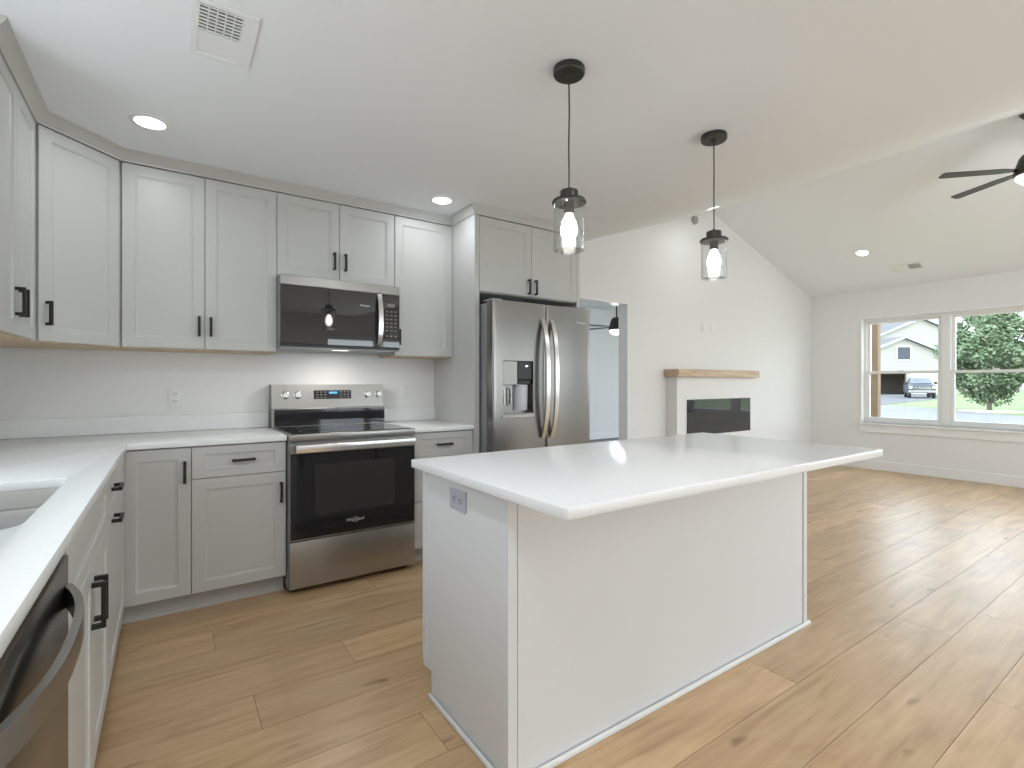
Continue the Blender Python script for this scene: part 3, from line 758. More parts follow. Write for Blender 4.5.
# dispenser recess
hx0, hx1, hz0, hz1 = hole
m = MB(); dp = 0.062
m.box(hx0, hx1, dp, dp+0.004, hz0, hz1, mi=0)
m.box(hx0-0.002, hx0+0.0005, 0.004, dp, hz0, hz1); m.box(hx1-0.0005, hx1+0.002, 0.004, dp, hz0, hz1)
m.box(hx0, hx1, 0.004, dp, hz0-0.002, hz0+0.0005); m.box(hx0, hx1, 0.004, dp, hz1-0.0005, hz1+0.002)
ds = m.build('dispenser', M['steel_v'], fd)
m = MB(); m.box(hx0+0.002, hx0+0.125, 0.006, dp, hz0+0.20, hz1-0.002, bev=0.003); m.build('dispenser_panel', M['steel_v'], fd)
m = MB(); m.box(hx0+0.130, hx1-0.004, 0.010, dp, hz0+0.235, hz1-0.004, bev=0.006)
m.box(hx0+0.138, hx1-0.012, 0.018, dp, hz0+0.205, hz0+0.235, bev=0.004); m.build('ice_chute', M['black_plastic'], fd)
m = MB(); m.lathe([(0.052, hz0+0.02), (0.055, hz0+0.10), (0.056, hz0+0.20)], (hx0+0.185, dp-0.0, 0), n=28); 
bmesh.ops.bisect_plane(m.bm, geom=m.bm.verts[:]+m.bm.edges[:]+m.bm.faces[:], plane_co=(0, dp, 0), plane_no=(0, 1, 0), clear_outer=True)
m.build('dispenser_well', M['light_plastic'], fd, sharp=50)
for px in (hx0+0.012, hx0+0.072):
    m = MB(); m.prism(rrect(px, px+0.034, hz0+0.05, hz0+0.185, 0.015), 'y', dp-0.006, dp-0.001); pd = m.build('dispenser_paddle', M['black_plastic'], fd)
    m = MB(); q = rrect(px+0.004, px+0.030, hz0+0.055, hz0+0.18, 0.012); m.sweep([(a_[0], dp-0.008, a_[1]) for a_ in q + q[:1]], 0.003, 0.003, up=(0, 1, 0)); m.build('paddle_rim', M['steel_hi'], pd)
m = MB(); m.box(hx0-0.01, hx1+0.01, -0.006, 0.03, hz0-0.030, hz0-0.006, bev=0.003); m.build('drip_tray', M['steel'], fd)
m = MB(); m.box(hx0+0.20, hx0+0.215, 0.006, 0.012, hz1-0.04, hz1-0.032); m.build('dispenser_light', M['led'], fd)
for hx, par in ((sw-0.040, fd), (sw+0.042, rd)):
    pts = [(hx, -0.004 - 0.062 * (1 - abs(2*t-1) ** 3), 0.80 + 0.86 * t) for t in [i/26 for i in range(27)]]
    m = MB(); m.sweep(pts, 0.034, 0.016, up=(0, 1, 0)); m.build('handle', M['steel_hi'], par, sharp=50)
text_mesh('logo', 'Whirlpool', 0.022, lg, rd, (0.80, -0.0012, 1.66), (R(90), 0, 0), extrude=0.0004)
# filler (hinge covers)
for q in (0.02, FRW-0.10):
    m = MB(); m.box(q, q+0.08, 0.03, 0.16, 1.772, 1.785, bev=0.003); m.build('hinge_cover', M['case_grey'], r)

# ------------------------------------------------------------------ island
IX0, IX1, IY0, IY1 = 0.276, 2.066, -2.474, -1.862
r = thing('kitchen_island', 'large white panelled kitchen island in the middle of the floor', 'kitchen island', (IX0, IY0, 0))
iw, idp = IX1-IX0, IY1-IY0
m = MB(); m.box(0.006, iw-0.006, 0.006, idp-0.022, 0.105, BT); m.box(0.006, iw-0.006, 0.006, idp-0.085, 0, 0.1052); m.build('body', M['island'], r)
m = MB(); m.box(0.0, 0.0055, 0.035, idp-0.022, 0.095, BT); m.box(0, 0.0055, 0.035, idp-0.085, 0.0, 0.095)
m.build('side_panel', M['island'], r)
m = MB(); m.box(iw-0.0055, iw, 0.035, idp-0.022, 0.095, BT); m.box(iw-0.0055, iw, 0.035, idp-0.085, 0.0, 0.095); m.build('side_panel', M['island'], r)
m = MB(); m.box(0.035, iw-0.035, 0.0, 0.0055, 0, BT); m.build('front_panel', M['island'], r)
for cx, sg in ((-0.004, 1), (iw+0.004, -1)):
    m = MB(); m.box(cx, cx+sg*0.034, -0.004, 0.0055, 0, BT, bev=0.0012); m.box(cx, cx+sg*0.0095, 0.006, 0.038, 0, BT, bev=0.0012); m.build('corner_post', M['island'], r)
    m = MB(); m.box(cx, cx+sg*0.0095, idp-0.045, idp-0.0225, 0.095, BT, bev=0.0012); m.build('edge_strip', M['island'], r)
m = MB(); m.box(-0.016, iw+0.016, -0.018, -0.0045, 0, 0.019, bev=0.005, seg=2)
m.box(-0.016, -0.0045, -0.0045, idp-0.085, 0, 0.019, bev=0.005, seg=2); m.box(iw+0.0045, iw+0.016, -0.0045, idp-0.085, 0, 0.019, bev=0.005, seg=2)
m.build('shoe_moulding', M['trim'], r)
for i in range(3):
    w3 = iw/3; x0, x1 = i*w3, (i+1)*w3
    for nm, z0, z1, hh in (('drawer_front', Z1, Z2, (w3/2, -0.785, False)), ('door', Z0, Z1, None)):
        mm = MB().shaker(-x1+G, -x0-G, z0+G, z1-G, rz=0.042 if nm == 'drawer_front' else 0.057)
        o = mm.build(nm, M['island'], r); o.rotation_euler = (0, 0, R(180)); o.location = (0, idp, 0)
        handle(o, -(x0+x1)/2 if nm == 'drawer_front' else -x0-0.03, 0.785 if nm == 'drawer_front' else 0.585, nm != 'drawer_front')
o = plate('worktop', rrect(0.222, 2.085, -2.797, -1.872, 0.012, 4), [], H-0.03, H, M['quartz'], bev=0.003)
tag(o, 'large white quartz worktop overhanging the kitchen island', 'countertop')

def duplex(name, label, loc, rot, horizontal=False, mat=None, kind='outlet', double=False, plug=True):
    r = thing(name, label, kind, loc); r.rotation_euler = rot
    w, h = (0.072, 0.116) if not double else (0.116, 0.116)
    m = MB(); m.box(-w/2, w/2, -0.005, -0.0003, -h/2, h/2, bev=0.002, seg=2); m.build('cover_plate', mat or M['white_plastic'], r)
    if plug:
        for s_ in (-0.022, 0.022):
            m = MB(); m.prism(rrect(-0.017, 0.017, s_-0.014, s_+0.014, 0.008), 'y', -0.0065, -0.0052); f = m.build('socket', mat or M['white_plastic'], r)
            m = MB(); m.box(-0.0075, -0.0045, -0.0072, -0.0066, s_-0.002, s_+0.008); m.box(0.0045, 0.0075, -0.0072, -0.0066, s_-0.002, s_+0.007); m.box(-0.002, 0.002, -0.0072, -0.0066, s_-0.010, s_-0.006); m.build('slots', M['slot'], f)
    else:
        m = MB(); m.box(-0.016, 0.016, -0.0075, -0.0052, -0.033, 0.033, bev=0.001); m.build('rocker', mat or M['white_plastic'], r)
    return r
duplex('wall_outlet', 'white duplex outlet on the back wall left of the range', (-0.521, 0, 1.110), (0, 0, 0))
duplex('light_switch', 'white rocker plate on the back wall right of the range', (0.965, 0, 1.125), (0, 0, 0), kind='switch', plug=False)
duplex('wall_outlet', 'grey outlet plate under the worktop on the left end of the island', (IX0-0.0002, -2.165, 0.795), (0, R(90), R(-90)), mat=M['ltgrey_plate'])
duplex('wall_outlet', 'white outlet high on the wall above the mantel shelf', (4.80, 0, 1.865), (0, 0, 0))
duplex('cable_plate', 'white cable plate beside the outlet above the mantel shelf', (4.985, 0, 1.855), (0, 0, 0), kind='wall plate', plug=False)

# ------------------------------------------------------------------ fireplace
r = thing('fireplace', 'white fireplace surround with a wide electric firebox', 'fireplace', (4.105, -0.15, 0))
m = MB(); X1 = 1.555; ya, yb = 0.0, 0.149
fx, fX, fz, fZ = 0.178, 1.440, 0.600, 1.000
m.box(0, fx, ya, yb, 0, 1.262); m.box(fX, X1, ya, yb, 0, 1.262); m.box(fx, fX, ya, yb, 0, fz); m.box(fx, fX, ya, yb, fZ, 1.262)
m.box(-0.012, X1+0.012, -0.014, 0, 0, 0.13, bev=0.003)
m.build('surround', M['wall'], r)
m = MB(); m.box(fx, fX, 0.10, yb, fz, fZ); m.box(fx, fx+0.02, 0.0, 0.10, fz, fZ); m.box(fX-0.02, fX, 0.0, 0.10, fz, fZ); m.box(fx, fX, 0, 0.10, fz, fz+0.03); m.box(fx, fX, 0, 0.10, fZ-0.02, fZ)
fb = m.build('firebox', M['black_plastic'], r)
m = MB(); m.box(fx-0.006, fX+0.006, -0.012, -0.001, fz-0.006, fZ+0.006, bev=0.002); m.build('glass_front', principled('dark_firebox_glass', (0.02, 0.022, 0.025), 0.03, spec=0.9), fb)
o = MB().box(4.062, 5.69, -0.205, -0.001, 1.2635, 1.348, bev=0.003).build('mantel_shelf', M['oak'])
tag(o, 'natural oak mantel shelf on top of the fireplace surround', 'shelf')

# ------------------------------------------------------------------ ceiling fixtures
def lamp(name, loc, watts, rot=(0, 0, 0), kind='AREA', size=0.11, radius=0.03, spread=180, col=(0.86, 0.935, 1.0)):
    l = bpy.data.lights.new(name, kind); l.energy = watts; l.color = col
    if kind == 'AREA': l.shape = 'DISK'; l.size = size; l.spread = R(spread)
    else: l.shadow_soft_size = radius
    o = bpy.data.objects.new(name, l); COL.objects.link(o); return o, l
def downlight(label, loc, tilt=0.0, watts=None, spread=180):
    r = thing('recessed_downlight', label, 'ceiling light', loc, 0, 'recessed ceiling downlights')
    r.rotation_euler = (0, tilt, 0)
    m = MB(); m.lathe([(0.084, 0.0), (0.084, -0.003), (0.078, -0.006), (0.062, -0.006), (0.062, -0.001)], n=40, cap=False); m.build('trim_ring', M['trim'], r)
    m = MB(); m.lathe([(0.062, -0.0035), (0.062, -0.001)], n=40); m.build('lens', M['lamp'], r)
    o, l = lamp('downlight_lamp', None, watts or DOWN_W, spread=spread); o.parent = r; o.location = (0, 0, -0.008)
    return r
downlight('lit recessed downlight in the ceiling above the left corner cabinets', (-0.627, -0.771, CZ))
downlight('lit recessed downlight in the ceiling near the refrigerator cabinet', (0.976, -0.633, CZ))
tn = math.atan((RZ-CZ)/(RX-VX)); tf = math.atan(0.33)
def nearz(x): return CZ + (x-VX) * (RZ-CZ) / (RX-VX)
def farz(x): return RZ - 0.33*(x-RX)
downlight('lit recessed downlight high on the vaulted slope above the fireplace wall', (4.21, -0.53, nearz(4.21)), -tn)
downlight('lit recessed downlight on the far vaulted slope near the window wall', (6.50, -1.05, farz(6.50)), tf)
gh = 'recessed ceiling downlights'
for q in ((-0.63, -3.0), (0.98, -3.4), (-0.63, -5.0), (0.2, -6.0)): downlight('unseen downlight added to brighten the near end of the kitchen', (q[0], q[1], CZ), watts=NEAR_W)  # these and the next two are out of view, added as fill light
for q in ((4.21, -3.9),): downlight('unseen downlight added on the kitchen-side vault slope to brighten the living room', (q[0], q[1], nearz(q[0])), -tn, watts=NEAR_W)
for q in ((6.5, -3.9),): downlight('unseen downlight added on the street-side vault slope to brighten the living room', (q[0], q[1], farz(q[0])), tf, watts=NEAR_W)

def pendant(label, loc, drop):
    r = thing('pendant_light', label, 'pendant light', loc, 0, 'glass pendant lights over the island')
    m = MB(); m.lathe([(0.060, 0), (0.062, -0.004), (0.062, -0.022), (0.058, -0.028), (0.012, -0.028), (0.010, -0.036), (0.004, -0.036)], n=40); m.build('canopy', M['bronze'], r)
    ph = [(0.003*math.sin(t*7.0)*math.sin(math.pi*t), 0.002*math.sin(t*5+1)*math.sin(math.pi*t), -0.034 - (drop-0.034-0.044)*t) for t in [i/24 for i in range(25)]]
    m = MB(); m.sweep(ph, 0.0062, 0.0062, up=(0, 1, 0), n=10); m.build('cord', M['bronze'], r, sharp=60)
    zt = -drop
    m = MB(); m.lathe([(0.006, zt+0.055), (0.008, zt+0.045), (0.034, zt+0.042), (0.036, zt+0.038), (0.036, zt+0.012), (0.064, zt+0.004), (0.068, zt-0.004), (0.066, zt-0.008), (0.034, zt-0.006), (0.022, zt-0.010), (0.020, zt-0.048), (0.012, zt-0.050)], n=40)
    m.build('socket_cap', M['bronze'], r)
    m = MB(); m.lathe([(0.0605, zt-0.008), (0.0605, zt-0.190), (0.058, zt-0.195), (0.0, zt-0.196)], n=48, cap=False)
    m.lathe([(0.0575, zt-0.008), (0.0575, zt-0.188), (0.055, zt-0.192), (0.0, zt-0.193)], n=48, cap=False)
    m.build('glass_shade', M['shade_glass'], r)
    m = MB(); m.lathe([(0.013, zt-0.046), (0.015, zt-0.056), (0.027, zt-0.080), (0.033, zt-0.108), (0.031, zt-0.128), (0.018, zt-0.152), (0.002, zt-0.160)], n=24); m.build('bulb', M['bulb'], r, sharp=60)
    o, l = lamp('pendant_lamp', None, PEND_W, kind='POINT', radius=0.03, col=(1, 0.97, 0.92)); o.parent = r; o.location = (0, 0, zt-0.10)
    return r
pendant('clear glass pendant on a dark cord over the left half of the island', (0.746, -2.205, CZ), 0.524)
pendant('clear glass pendant on a dark cord over the right half of the island', (1.698, -2.208, CZ), 0.524)

def ceiling_fan(label, loc, rod, R_, nb, ang0, s=1.0, watts=8):
    r = thing('ceiling_fan', label, 'ceiling fan', loc)
    m = MB(); m.lathe([(0.0, 0.0), (0.065*s, 0), (0.065*s, -0.02), (0.03*s, -0.06), (0.014, -0.065)], n=28, cap=False); m.build('canopy', M['bronze'], r)
    m = MB(); m.lathe([(0.013, -0.05), (0.013, -rod)], n=16); m.build('down_rod', M['bronze'], r)
    z = -rod
    m = MB(); m.lathe([(0.02, z+0.03), (0.05*s, z+0.02), (0.07*s, z-0.01), (0.10*s, z-0.11*s), (0.105*s, z-0.135*s), (0.09*s, z-0.145*s)], n=32); m.build('motor_housing', M['bronze'], r)
    m = MB(); m.lathe([(0.088*s, z-0.146*s), (0.088*s, z-0.165*s), (0.06*s, z-0.195*s), (0.0, z-0.205*s)], n=32, cap=False); m.build('light_globe', M['lamp'], r, sharp=60)
    for i in range(nb):
        m = MB(); zb = z-0.10*s
        t = 0.10
        pts = [(0.09*s, -0.016), (0.20*s, -0.034), (R_-0.02, -0.040), (R_, -0.028), (R_, 0.028), (R_-0.02, 0.040), (0.20*s, 0.034), (0.09*s, 0.016)]
        m.prism(pts, 'z', -0.003, 0.003)
        o = m.build('blade', M['bronze'], r); o.location = (0, 0, zb)
        o.rotation_euler = Matrix.Rotation(R(ang0 + i*360/nb), 3, 'Z').to_euler()
        o.rotation_euler = (Matrix.Rotation(R(ang0 + i*360/nb), 3, 'Z') @ Matrix.Rotation(R(9), 3, 'X')).to_euler()
    o, l = lamp('fan_lamp', None, watts, kind='POINT', radius=0.07, col=(0.86, 0.935, 1.0)); o.parent = r; o.location = (0, 0, z-0.245*s)
    return r
ceiling_fan('dark five-blade ceiling fan hanging from the vaulted living room ridge', (RX, -2.775, RZ), 0.35, 0.61, 5, 62, watts=3)
ceiling_fan('dark ceiling fan with a lit globe in the bedroom beyond the doorway', (5.40, 2.0, 2.75), 0.53, 0.62, 5, 100, 1.25, watts=12)

# smoke detector near the top of the back wall
r = thing('smoke_detector', 'small round smoke detector near the top of the wall above the fireplace', 'smoke detector', (4.62, 0.0, 3.135))
m = MB(); m.lathe([(0.05, -0.0003), (0.05, -0.018), (0.042, -0.030), (0.015, -0.032)], axis='y', n=28); m.build('housing', M['grey_plastic'], r)

# registers in the ceilings
def register(label, loc, tilt, L, Wd, grille_part, rz=0.0, nl=9, side=0.0, sl=0.22):
    r = thing('ceiling_vent', label, 'ceiling vent', loc); r.rotation_euler = (0, tilt, rz)
    m = MB()
    fw = 0.022
    m.box(-L/2, L/2, -Wd/2, -Wd/2+fw, -0.008, 0, bev=0.002); m.box(-L/2, L/2, Wd/2-fw, Wd/2, -0.008, 0, bev=0.002)
    m.box(-L/2, -L/2+fw, -Wd/2+fw, Wd/2-fw, -0.008, 0); m.box(L/2-fw, L/2, -Wd/2+fw, Wd/2-fw, -0.008, 0)
    m.build('frame', M['trim'], r)
    m = MB(); m.box(-L/2+fw, L/2-fw, -Wd/2+fw, Wd/2-fw, -0.0012, -0.0002); m.build('opening', M['slot'], r)
    m = MB(); y0, y1 = -Wd/2+fw, Wd/2-fw
    g0, g1 = grille_part
    ys = y0 + (y1-y0)*g0; ye = y0 + (y1-y0)*g1
    if g0 > 0: m.box(-L/2+fw, L/2-fw, y0, ys, -0.005, -0.002)
    if g1 < 1: m.box(-L/2+fw, L/2-fw, ye, y1, -0.005, -0.002)
    for i in range(nl):
        y = ys + (ye-ys)*(i+0.5)/nl
        m.box(-L/2+fw, L/2-fw, y-(ye-ys)/nl*sl, y+(ye-ys)/nl*sl, -0.006, -0.003)
    if side: m.box(L/2-fw-side, L/2-fw, y0, y1, -0.007, -0.0015)
    for i in range(1, 6):
        x = -L/2+fw + (L-2*fw)*i/6; m.box(x-0.002, x+0.002, ys, ye, -0.007, -0.0065)
    m.build('louvres', M['trim'], r)
    return r
register('square white ceiling vent with a slotted half above the kitchen floor', (-0.395, -1.655, CZ), 0, 0.195, 0.335, (0.0, 0.52), 0.0, 8, 0.022)
register('white ceiling vent on the far vaulted slope near the window wall', (7.0, -1.34, farz(7.0)), tf, 0.17, 0.33, (0.0, 0.42), 0.0, 5, 0.0, 0.12)

# ------------------------------------------------------------------ outside
GZ = -0.30
M['grass'] = principled('lawn', (0.13, 0.19, 0.07), 0.95); color_noise(M['grass'], (0.10, 0.14, 0.05), (0.16, 0.20, 0.085), 0.6, 0.35, 0.65)
M['asphalt'] = principled('pale_asphalt', (0.30, 0.30, 0.33), 0.9); color_noise(M['asphalt'], (0.14, 0.14, 0.15), (0.17, 0.17, 0.18), 2)
M['drive'] = principled('driveway_asphalt', (0.085, 0.085, 0.09), 0.9)
M['drygrass'] = principled('dry_verge', (0.50, 0.50, 0.30), 0.95); color_noise(M['drygrass'], (0.22, 0.26, 0.12), (0.42, 0.40, 0.28), 1.5, 0.4, 0.6)
mb = MB(); mb.box(7.75, 150, -60, 90, GZ-0.2, GZ)
o = mb.build('lawn', M['grass']); o['kind'] = 'structure'; o['label'] = 'green lawn outside the window'
def ground_patch(name, pts, z, mat, label):
    mb = MB(); mb.prism(pts, 'z', GZ+0.001, GZ+z); o = mb.build(name, mat); o['kind'] = 'structure'; o['label'] = label; return o
ground_patch('road', [(20.0, -60), (25.2, -60), (25.5, -14), (27.0, -3), (29.9, 1.65), (34.9, 6.0), (37.2, 9.6), (37.2, 40), (24, 40), (22.8, 4.5), (22.0, -1), (20.5, -14)], 0.02, M['asphalt'], 'pale street across the view outside the window')
ground_patch('driveway', [(37.2, 9.6), (56, 11.6), (86, 18.8), (78, 29), (58, 26), (37.2, 21)], 0.02, M['drive'], 'grey driveway leading to the open garage')
ground_patch('verge', [(7.8, -14), (20.5, -14), (22.0, -1), (22.8, 4.5), (24, 40), (7.8, 40)], 0.015, M['drygrass'], 'dry grass verge in front of the house')
# porch post
M['post'] = principled('weathered_tan_wood', (0.16, 0.10, 0.055), 0.7)
r = thing('porch_post', 'tan wooden porch post just outside the left window unit', 'post', (9.55, -0.10, GZ), 0)
m = MB(); m.box(-0.06, 0.06, -0.06, 0.06, 0, 3.2, bev=0.006); m.box(-0.085, 0.085, -0.085, 0.085, 0, 0.18, bev=0.01); m.build('post', M['post'], r)

# neighbour house with garage
def dist(d, u, t=0):
    c, s_ = math.cos(YAW), math.sin(YAW); q = (u-512)/501.76
    return (-0.5573 + d*(s_+c*q), -3.7081 + d*(c-s_*q))
M['siding'] = principled('cream_siding', (0.35, 0.335, 0.30), 0.7)
n_ = nd(M['siding'], 'ShaderNodeTexWave', bands_direction='Z'); n_.inputs['Scale'].default_value = 1.2
tcn = nd(M['siding'], 'ShaderNodeTexCoord'); lk(M['siding'], tcn.outputs['Object'], n_.inputs[0])
bu = nd(M['siding'], 'ShaderNodeBump'); bu.inputs['Strength'].default_value = 0.3; bu.inputs['Distance'].default_value = 0.02
lk(M['siding'], n_.outputs[0], bu.inputs['Height']); lk(M['siding'], bu.outputs[0], M['siding'].node_tree.nodes['Principled BSDF'].inputs['Normal'])
M['shingle'] = principled('grey_shingles', (0.10, 0.098, 0.10), 0.9); noise_bump(M['shingle'], 6, 0.5, 0.05)
M['fascia'] = principled('grey_fascia', (0.42, 0.43, 0.45), 0.6)
M['bluegrey'] = principled('blue_grey_vent', (0.04, 0.052, 0.07), 0.6)
M['dark'] = principled('dark_garage_interior', (0.07, 0.065, 0.06), 0.9)
ho = (69.75, 21.9)
r = thing('neighbor_house', 'cream sided house with two front gables and an open garage across the street', 'house', (ho[0], ho[1], GZ), -YAW)
gx0, gx1 = -2.5, 10.5    # garage block, gable peak x
def gable_block(x0, x1, xp, y0, y1, ze, zp, opening=None, name='wall'):
    m = MB()
    if opening:
        a_, b_, t_ = opening
        m.prism([(x0, 0), (a_, 0), (a_, t_), (b_, t_), (b_, 0), (x1, 0), (x1, ze), (xp, zp), (x0, ze)], 'y', y0, y0+0.25)
        m.box(x0, x0+0.2, y0+0.25, y1, 0, ze); m.box(x1-0.2, x1, y0+0.25, y1, 0, ze)
    else: m.prism([(x0, 0), (x1, 0), (x1, ze), (xp, zp), (x0, ze)], 'y', y0, y1)
    m.build(name, M['siding'], r)
    m = MB(); ov, th = 0.35, 0.22
    sl = (zp-ze)/(xp-x0); sr = (zp-ze)/(x1-xp)
    m.prism([(x0-ov, ze-ov*sl), (xp, zp), (x1+ov, ze-ov*sr), (x1+ov, ze-ov*sr+th), (xp, zp+th), (x0-ov, ze-ov*sl+th)], 'y', y0-0.4, y1); m.build('roof', M['shingle'], r)
    m = MB(); m.prism([(x0-ov, ze-ov*sl-0.02), (xp, zp-0.02), (x1+ov, ze-ov*sr-0.02), (x1+ov, ze-ov*sr+th+0.03), (xp, zp+th+0.03), (x0-ov, ze-ov*sl+th+0.03)], 'y', y0-0.46, y0-0.402); m.build('fascia', M['fascia'], r)
gable_block(-2.5, 10.5, 4.0, 0, 5.0, 4.25, 6.85, (-1.5, 4.4, 2.75))
m = MB(); m.box(gx0+0.2, gx1-0.2, 4.7, 4.95, 0, 4.4); m.box(gx0+0.2, gx1-0.2, 0.25, 4.7, 0, 0.05); m.box(gx0+0.2, gx1-0.2, 0.3, 4.7, 2.9, 3.0); m.build('garage_interior', M['dark'], r)
m = MB(); m.box(1.3, 2.5, 3.9, 4.6, 0.05, 2.1, bev=0.03); m.build('garage_cupboard', M['white_plastic'], r)
m = MB(); m.box(3.1, 4.9, -0.08, -0.005, 4.1, 5.9); m.build('vent_frame', M['trim'], r)
m = MB(); m.box(3.25, 4.75, -0.14, -0.082, 4.25, 5.75); m.build('gable_vent', M['bluegrey'], r)
m = MB(); m.box(4.9, 9.2, -0.06, -0.005, 0.05, 2.75, bev=0.02)
for k in range(1, 4): m.box(4.95, 9.15, -0.075, -0.061, 0.675*k-0.02, 0.675*k+0.02)
m.build('garage_door', M['white_plastic'], r)
gable_block(2.8, 17.6, 10.2, 5.1, 16.0, 6.75, 9.85)
# long roof of the wing to the left
m = MB(); m.box(-16, 2.7, 9.0, 16.0, 0, 6.4); m.build('wall', M['siding'], r)
m = MB(); m.prism([(8.2, 6.3), (12.5, 9.3), (16.8, 6.3), (16.8, 6.55), (12.5, 9.55), (8.2, 6.55)], 'x', -16.3, 6.4); m.build('roof', M['shingle'], r)

# pickup truck
M['truckpaint'] = principled('slate_blue_truck_paint', (0.045, 0.055, 0.075), 0.3, 0.2)
M['tyre'] = principled('tyre_rubber', (0.02, 0.02, 0.02), 0.8)
M['windscreen'] = principled('vehicle_glass', (0.25, 0.28, 0.30), 0.05, spec=0.8)
r = thing('pickup_truck', 'slate blue pickup truck parked nose out on the driveway', 'truck', (56.3, 12.9, GZ+0.02), R(-73.5+5))
m = MB()
m.prism([(0.0, 0.55), (0.0, 1.10), (0.12, 1.22), (1.35, 1.30), (1.45, 1.30), (5.6, 1.30), (5.6, 0.55), (4.75, 0.50), (4.45, 0.85), (3.95, 0.85), (3.65, 0.45), (1.45, 0.45), (1.15, 0.88), (0.60, 0.88), (0.32, 0.50)], 'x', -0.98, 0.98)
bmesh.ops.bevel(m.bm, geom=m.bm.edges[:], offset=0.05, segments=2, affect='EDGES')
m.build('body', M['truckpaint'], r)
m = MB(); v = []
for z, xa, ya, yb in ((1.27, 0.90, 1.35, 3.9), (1.88, 0.72, 2.05, 3.55)):
    v.append([m.bm.verts.new(p) for p in ((-xa, ya, z), (xa, ya, z), (xa, yb, z), (-xa, yb, z))])
for i in range(4): m._face([v[0][i], v[0][(i+1) % 4], v[1][(i+1) % 4], v[1][i]])
m._face(v[1]); m._face(v[0][::-1])
bmesh.ops.bevel(m.bm, geom=m.bm.edges[:], offset=0.04, segments=2, affect='EDGES'); m.build('cab', M['truckpaint'], r)
m = MB(); vs = [m.bm.verts.new(p) for p in ((-0.80, 1.39, 1.34), (0.80, 1.39, 1.34), (0.67, 1.97, 1.84), (-0.67, 1.97, 1.84))]; f = m._face(vs)
bmesh.ops.solidify(m.bm, geom=[f], thickness=0.02); bmesh.ops.translate(m.bm, verts=m.bm.verts, vec=(0, -0.05, 0.02)); m.build('windscreen', M['windscreen'], r)
m = MB(); m.box(-0.68, 0.68, -0.05, 0.02, 0.78, 1.12, bev=0.03); m.build('grille', M['black_plastic'], r)
m = MB()
for k in (0.86, 0.95, 1.04): m.box(-0.64, 0.64, -0.065, -0.045, k-0.012, k+0.012)
m.build('grille_bars', M['steel_hi'], r)
m = MB(); m.box(-1.0, 1.0, -0.18, 0.05, 0.50, 0.72, bev=0.04); m.build('bumper', M['steel'], r)
for sx_ in (-1, 1):
    m = MB(); m.box(sx_*0.70, sx_*0.95, -0.04, 0.05, 0.88, 1.12, bev=0.03); m.build('headlight', M['light_plastic'], r)
    m = MB(); m.box(sx_*0.98, sx_*1.22, 1.50, 1.62, 1.28, 1.52, bev=0.03); m.build('mirror', M['black_plastic'], r)
    for wy in (0.88, 4.2):
        m = MB(); m.lathe([(0.20, -0.12), (0.36, -0.13), (0.39, -0.10), (0.39, 0.10), (0.36, 0.13), (0.20, 0.12)], axis='x', n=28); o = m.build('wheel', M['tyre'], r); o.location = (sx_*0.88, wy, 0.39)

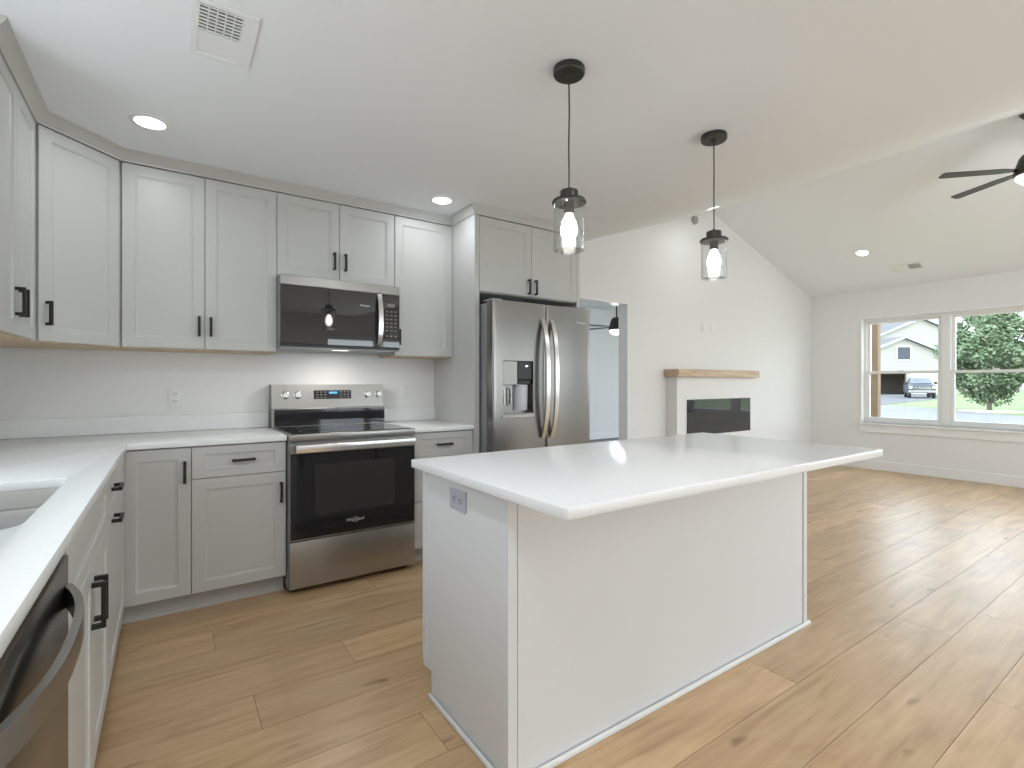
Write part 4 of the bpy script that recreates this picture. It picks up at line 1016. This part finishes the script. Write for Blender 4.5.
# tree on the lawn
def tree(label, loc, h, rad, zc0, n_leaves, seed, cols):
    rnd = random.Random(seed)
    r = thing('tree', label, 'tree', loc)
    M_b = M.get('bark') or principled('bark', (0.17, 0.13, 0.10), 0.9); M['bark'] = M_b
    m = MB(); m.sweep([(0, 0, -0.05), (0.02, 0.01, 0.5), (0.0, -0.03, 1.2), (0.03, 0, h*0.75)], 0.22, 0.22, up=(0, 1, 0), n=10)
    for k in range(9):
        a_ = rnd.uniform(0, 6.28); z = rnd.uniform(zc0+0.3, h*0.6); l_ = rad*rnd.uniform(0.5, 0.8)
        m.sweep([(0, 0, z), (math.cos(a_)*l_*0.5, math.sin(a_)*l_*0.5, z+l_*0.25), (math.cos(a_)*l_, math.sin(a_)*l_, z+l_*0.6)], 0.06, 0.06, up=(0.1, 0.1, 1), n=6)
    m.build('trunk', M_b, r, sharp=70)
    m = MB(); lay = m.bm.loops.layers.color.new('leaf'); cz = (zc0 + h) / 2; hz = (h - zc0) / 2
    clumps = []
    while len(clumps) < 150:
        x, y, z = (rnd.uniform(-1, 1) for _ in range(3)); q = x*x+y*y+z*z
        if 0.25 < q < 1: 
            w_ = 1.0 - 0.35*max(0, z); clumps.append((x*rad*w_, y*rad*w_, cz+z*hz, rnd.uniform(0.3, 0.55), rnd.random()))
    for i in range(n_leaves):
        c = rnd.choice(clumps); d = Vector((rnd.gauss(0, 1), rnd.gauss(0, 1), rnd.gauss(0, 1))).normalized() * c[3] * rnd.uniform(0.5, 1.15)
        p = Vector(c[:3]) + d; s_ = rnd.uniform(0.07, 0.13)
        a_ = Vector((rnd.gauss(0, 1), rnd.gauss(0, 1), rnd.gauss(0, 1))).normalized(); b_ = a_.orthogonal().normalized()
        f = m._face([m.bm.verts.new(p + a_*s_), m.bm.verts.new(p + b_*s_*0.55), m.bm.verts.new(p - a_*s_), m.bm.verts.new(p - b_*s_*0.55)])
        t_ = min(1, max(0, c[4]*0.7 + rnd.random()*0.3))
        for l in f.loops: l[lay] = (t_, t_, t_, 1)
    mt = bpy.data.materials.get('leaves_'+cols[2]) or principled('leaves_'+cols[2], cols[0], 0.6)
    if not mt.node_tree.nodes.get('leafattr'):
        at = nd(mt, 'ShaderNodeAttribute', attribute_name='leaf'); at.name = 'leafattr'
        rr = nd(mt, 'ShaderNodeValToRGB'); rr.color_ramp.elements[0].color = (*cols[0], 1); rr.color_ramp.elements[1].color = (*cols[1], 1)
        lk(mt, at.outputs['Fac'], rr.inputs[0]); lk(mt, rr.outputs[0], mt.node_tree.nodes['Principled BSDF'].inputs['Base Color'])
        mt.node_tree.nodes['Principled BSDF'].inputs['Transmission Weight'].default_value = 0.0
    m.build('crown', mt, r)
    return r
tree('leafy green shade tree on the lawn in front of the right window unit', (33.9, 3.6, GZ), 5.6, 1.85, 0.72, 24000, 3, ((0.10, 0.155, 0.075), (0.22, 0.28, 0.15), 'green'))
m = MB(); m.lathe([(1.25, 0.001), (1.2, 0.05), (0.5, 0.09), (0.2, 0.09), (0.2, 0.001)], (33.9, 3.6, GZ), n=28, cap=False)
tag(m.build('mulch_ring', principled('pale_mulch', (0.62, 0.55, 0.42), 0.95)), 'pale mulch ring around the foot of the tree', 'mulch bed')
# far trees behind the houses
for i, (x, y, h, rd_) in enumerate([(150, 40, 13, 8), (146, 22, 11, 8), (140, 6, 12, 8), (132, -8, 12, 9), (128, 48, 12, 7)]):
    tree(['round tree far behind the house at the skyline', 'low tree at the far end of the lawn', 'wide tree beyond the small white building', 'tree at the far right end of the lawn', 'tree beyond the wing roof of the house'][i], (x, y, GZ), h, rd_, 1.0, 2600, 20+i, ((0.20, 0.27, 0.16), (0.34, 0.42, 0.26), 'far'))
    # the distant leaves are larger
r = thing('white_shed', 'small white building at the far end of the lawn behind the tree', 'shed', (114.0, 18.2, GZ), -YAW)
m = MB(); m.prism([(-2.2, 0), (2.2, 0), (2.2, 1.9), (0, 2.7), (-2.2, 1.9)], 'y', 0, 4); m.build('wall', M['siding'], r)
m = MB(); m.prism([(-2.5, 1.80), (0, 2.72), (2.5, 1.80), (2.5, 1.95), (0, 2.9), (-2.5, 1.95)], 'y', -0.3, 4.3); m.build('roof', M['shingle'], r)
m = MB(); m.box(-0.9, 0.9, -0.05, -0.005, 0, 1.6); m.build('door', M['fascia'], r)
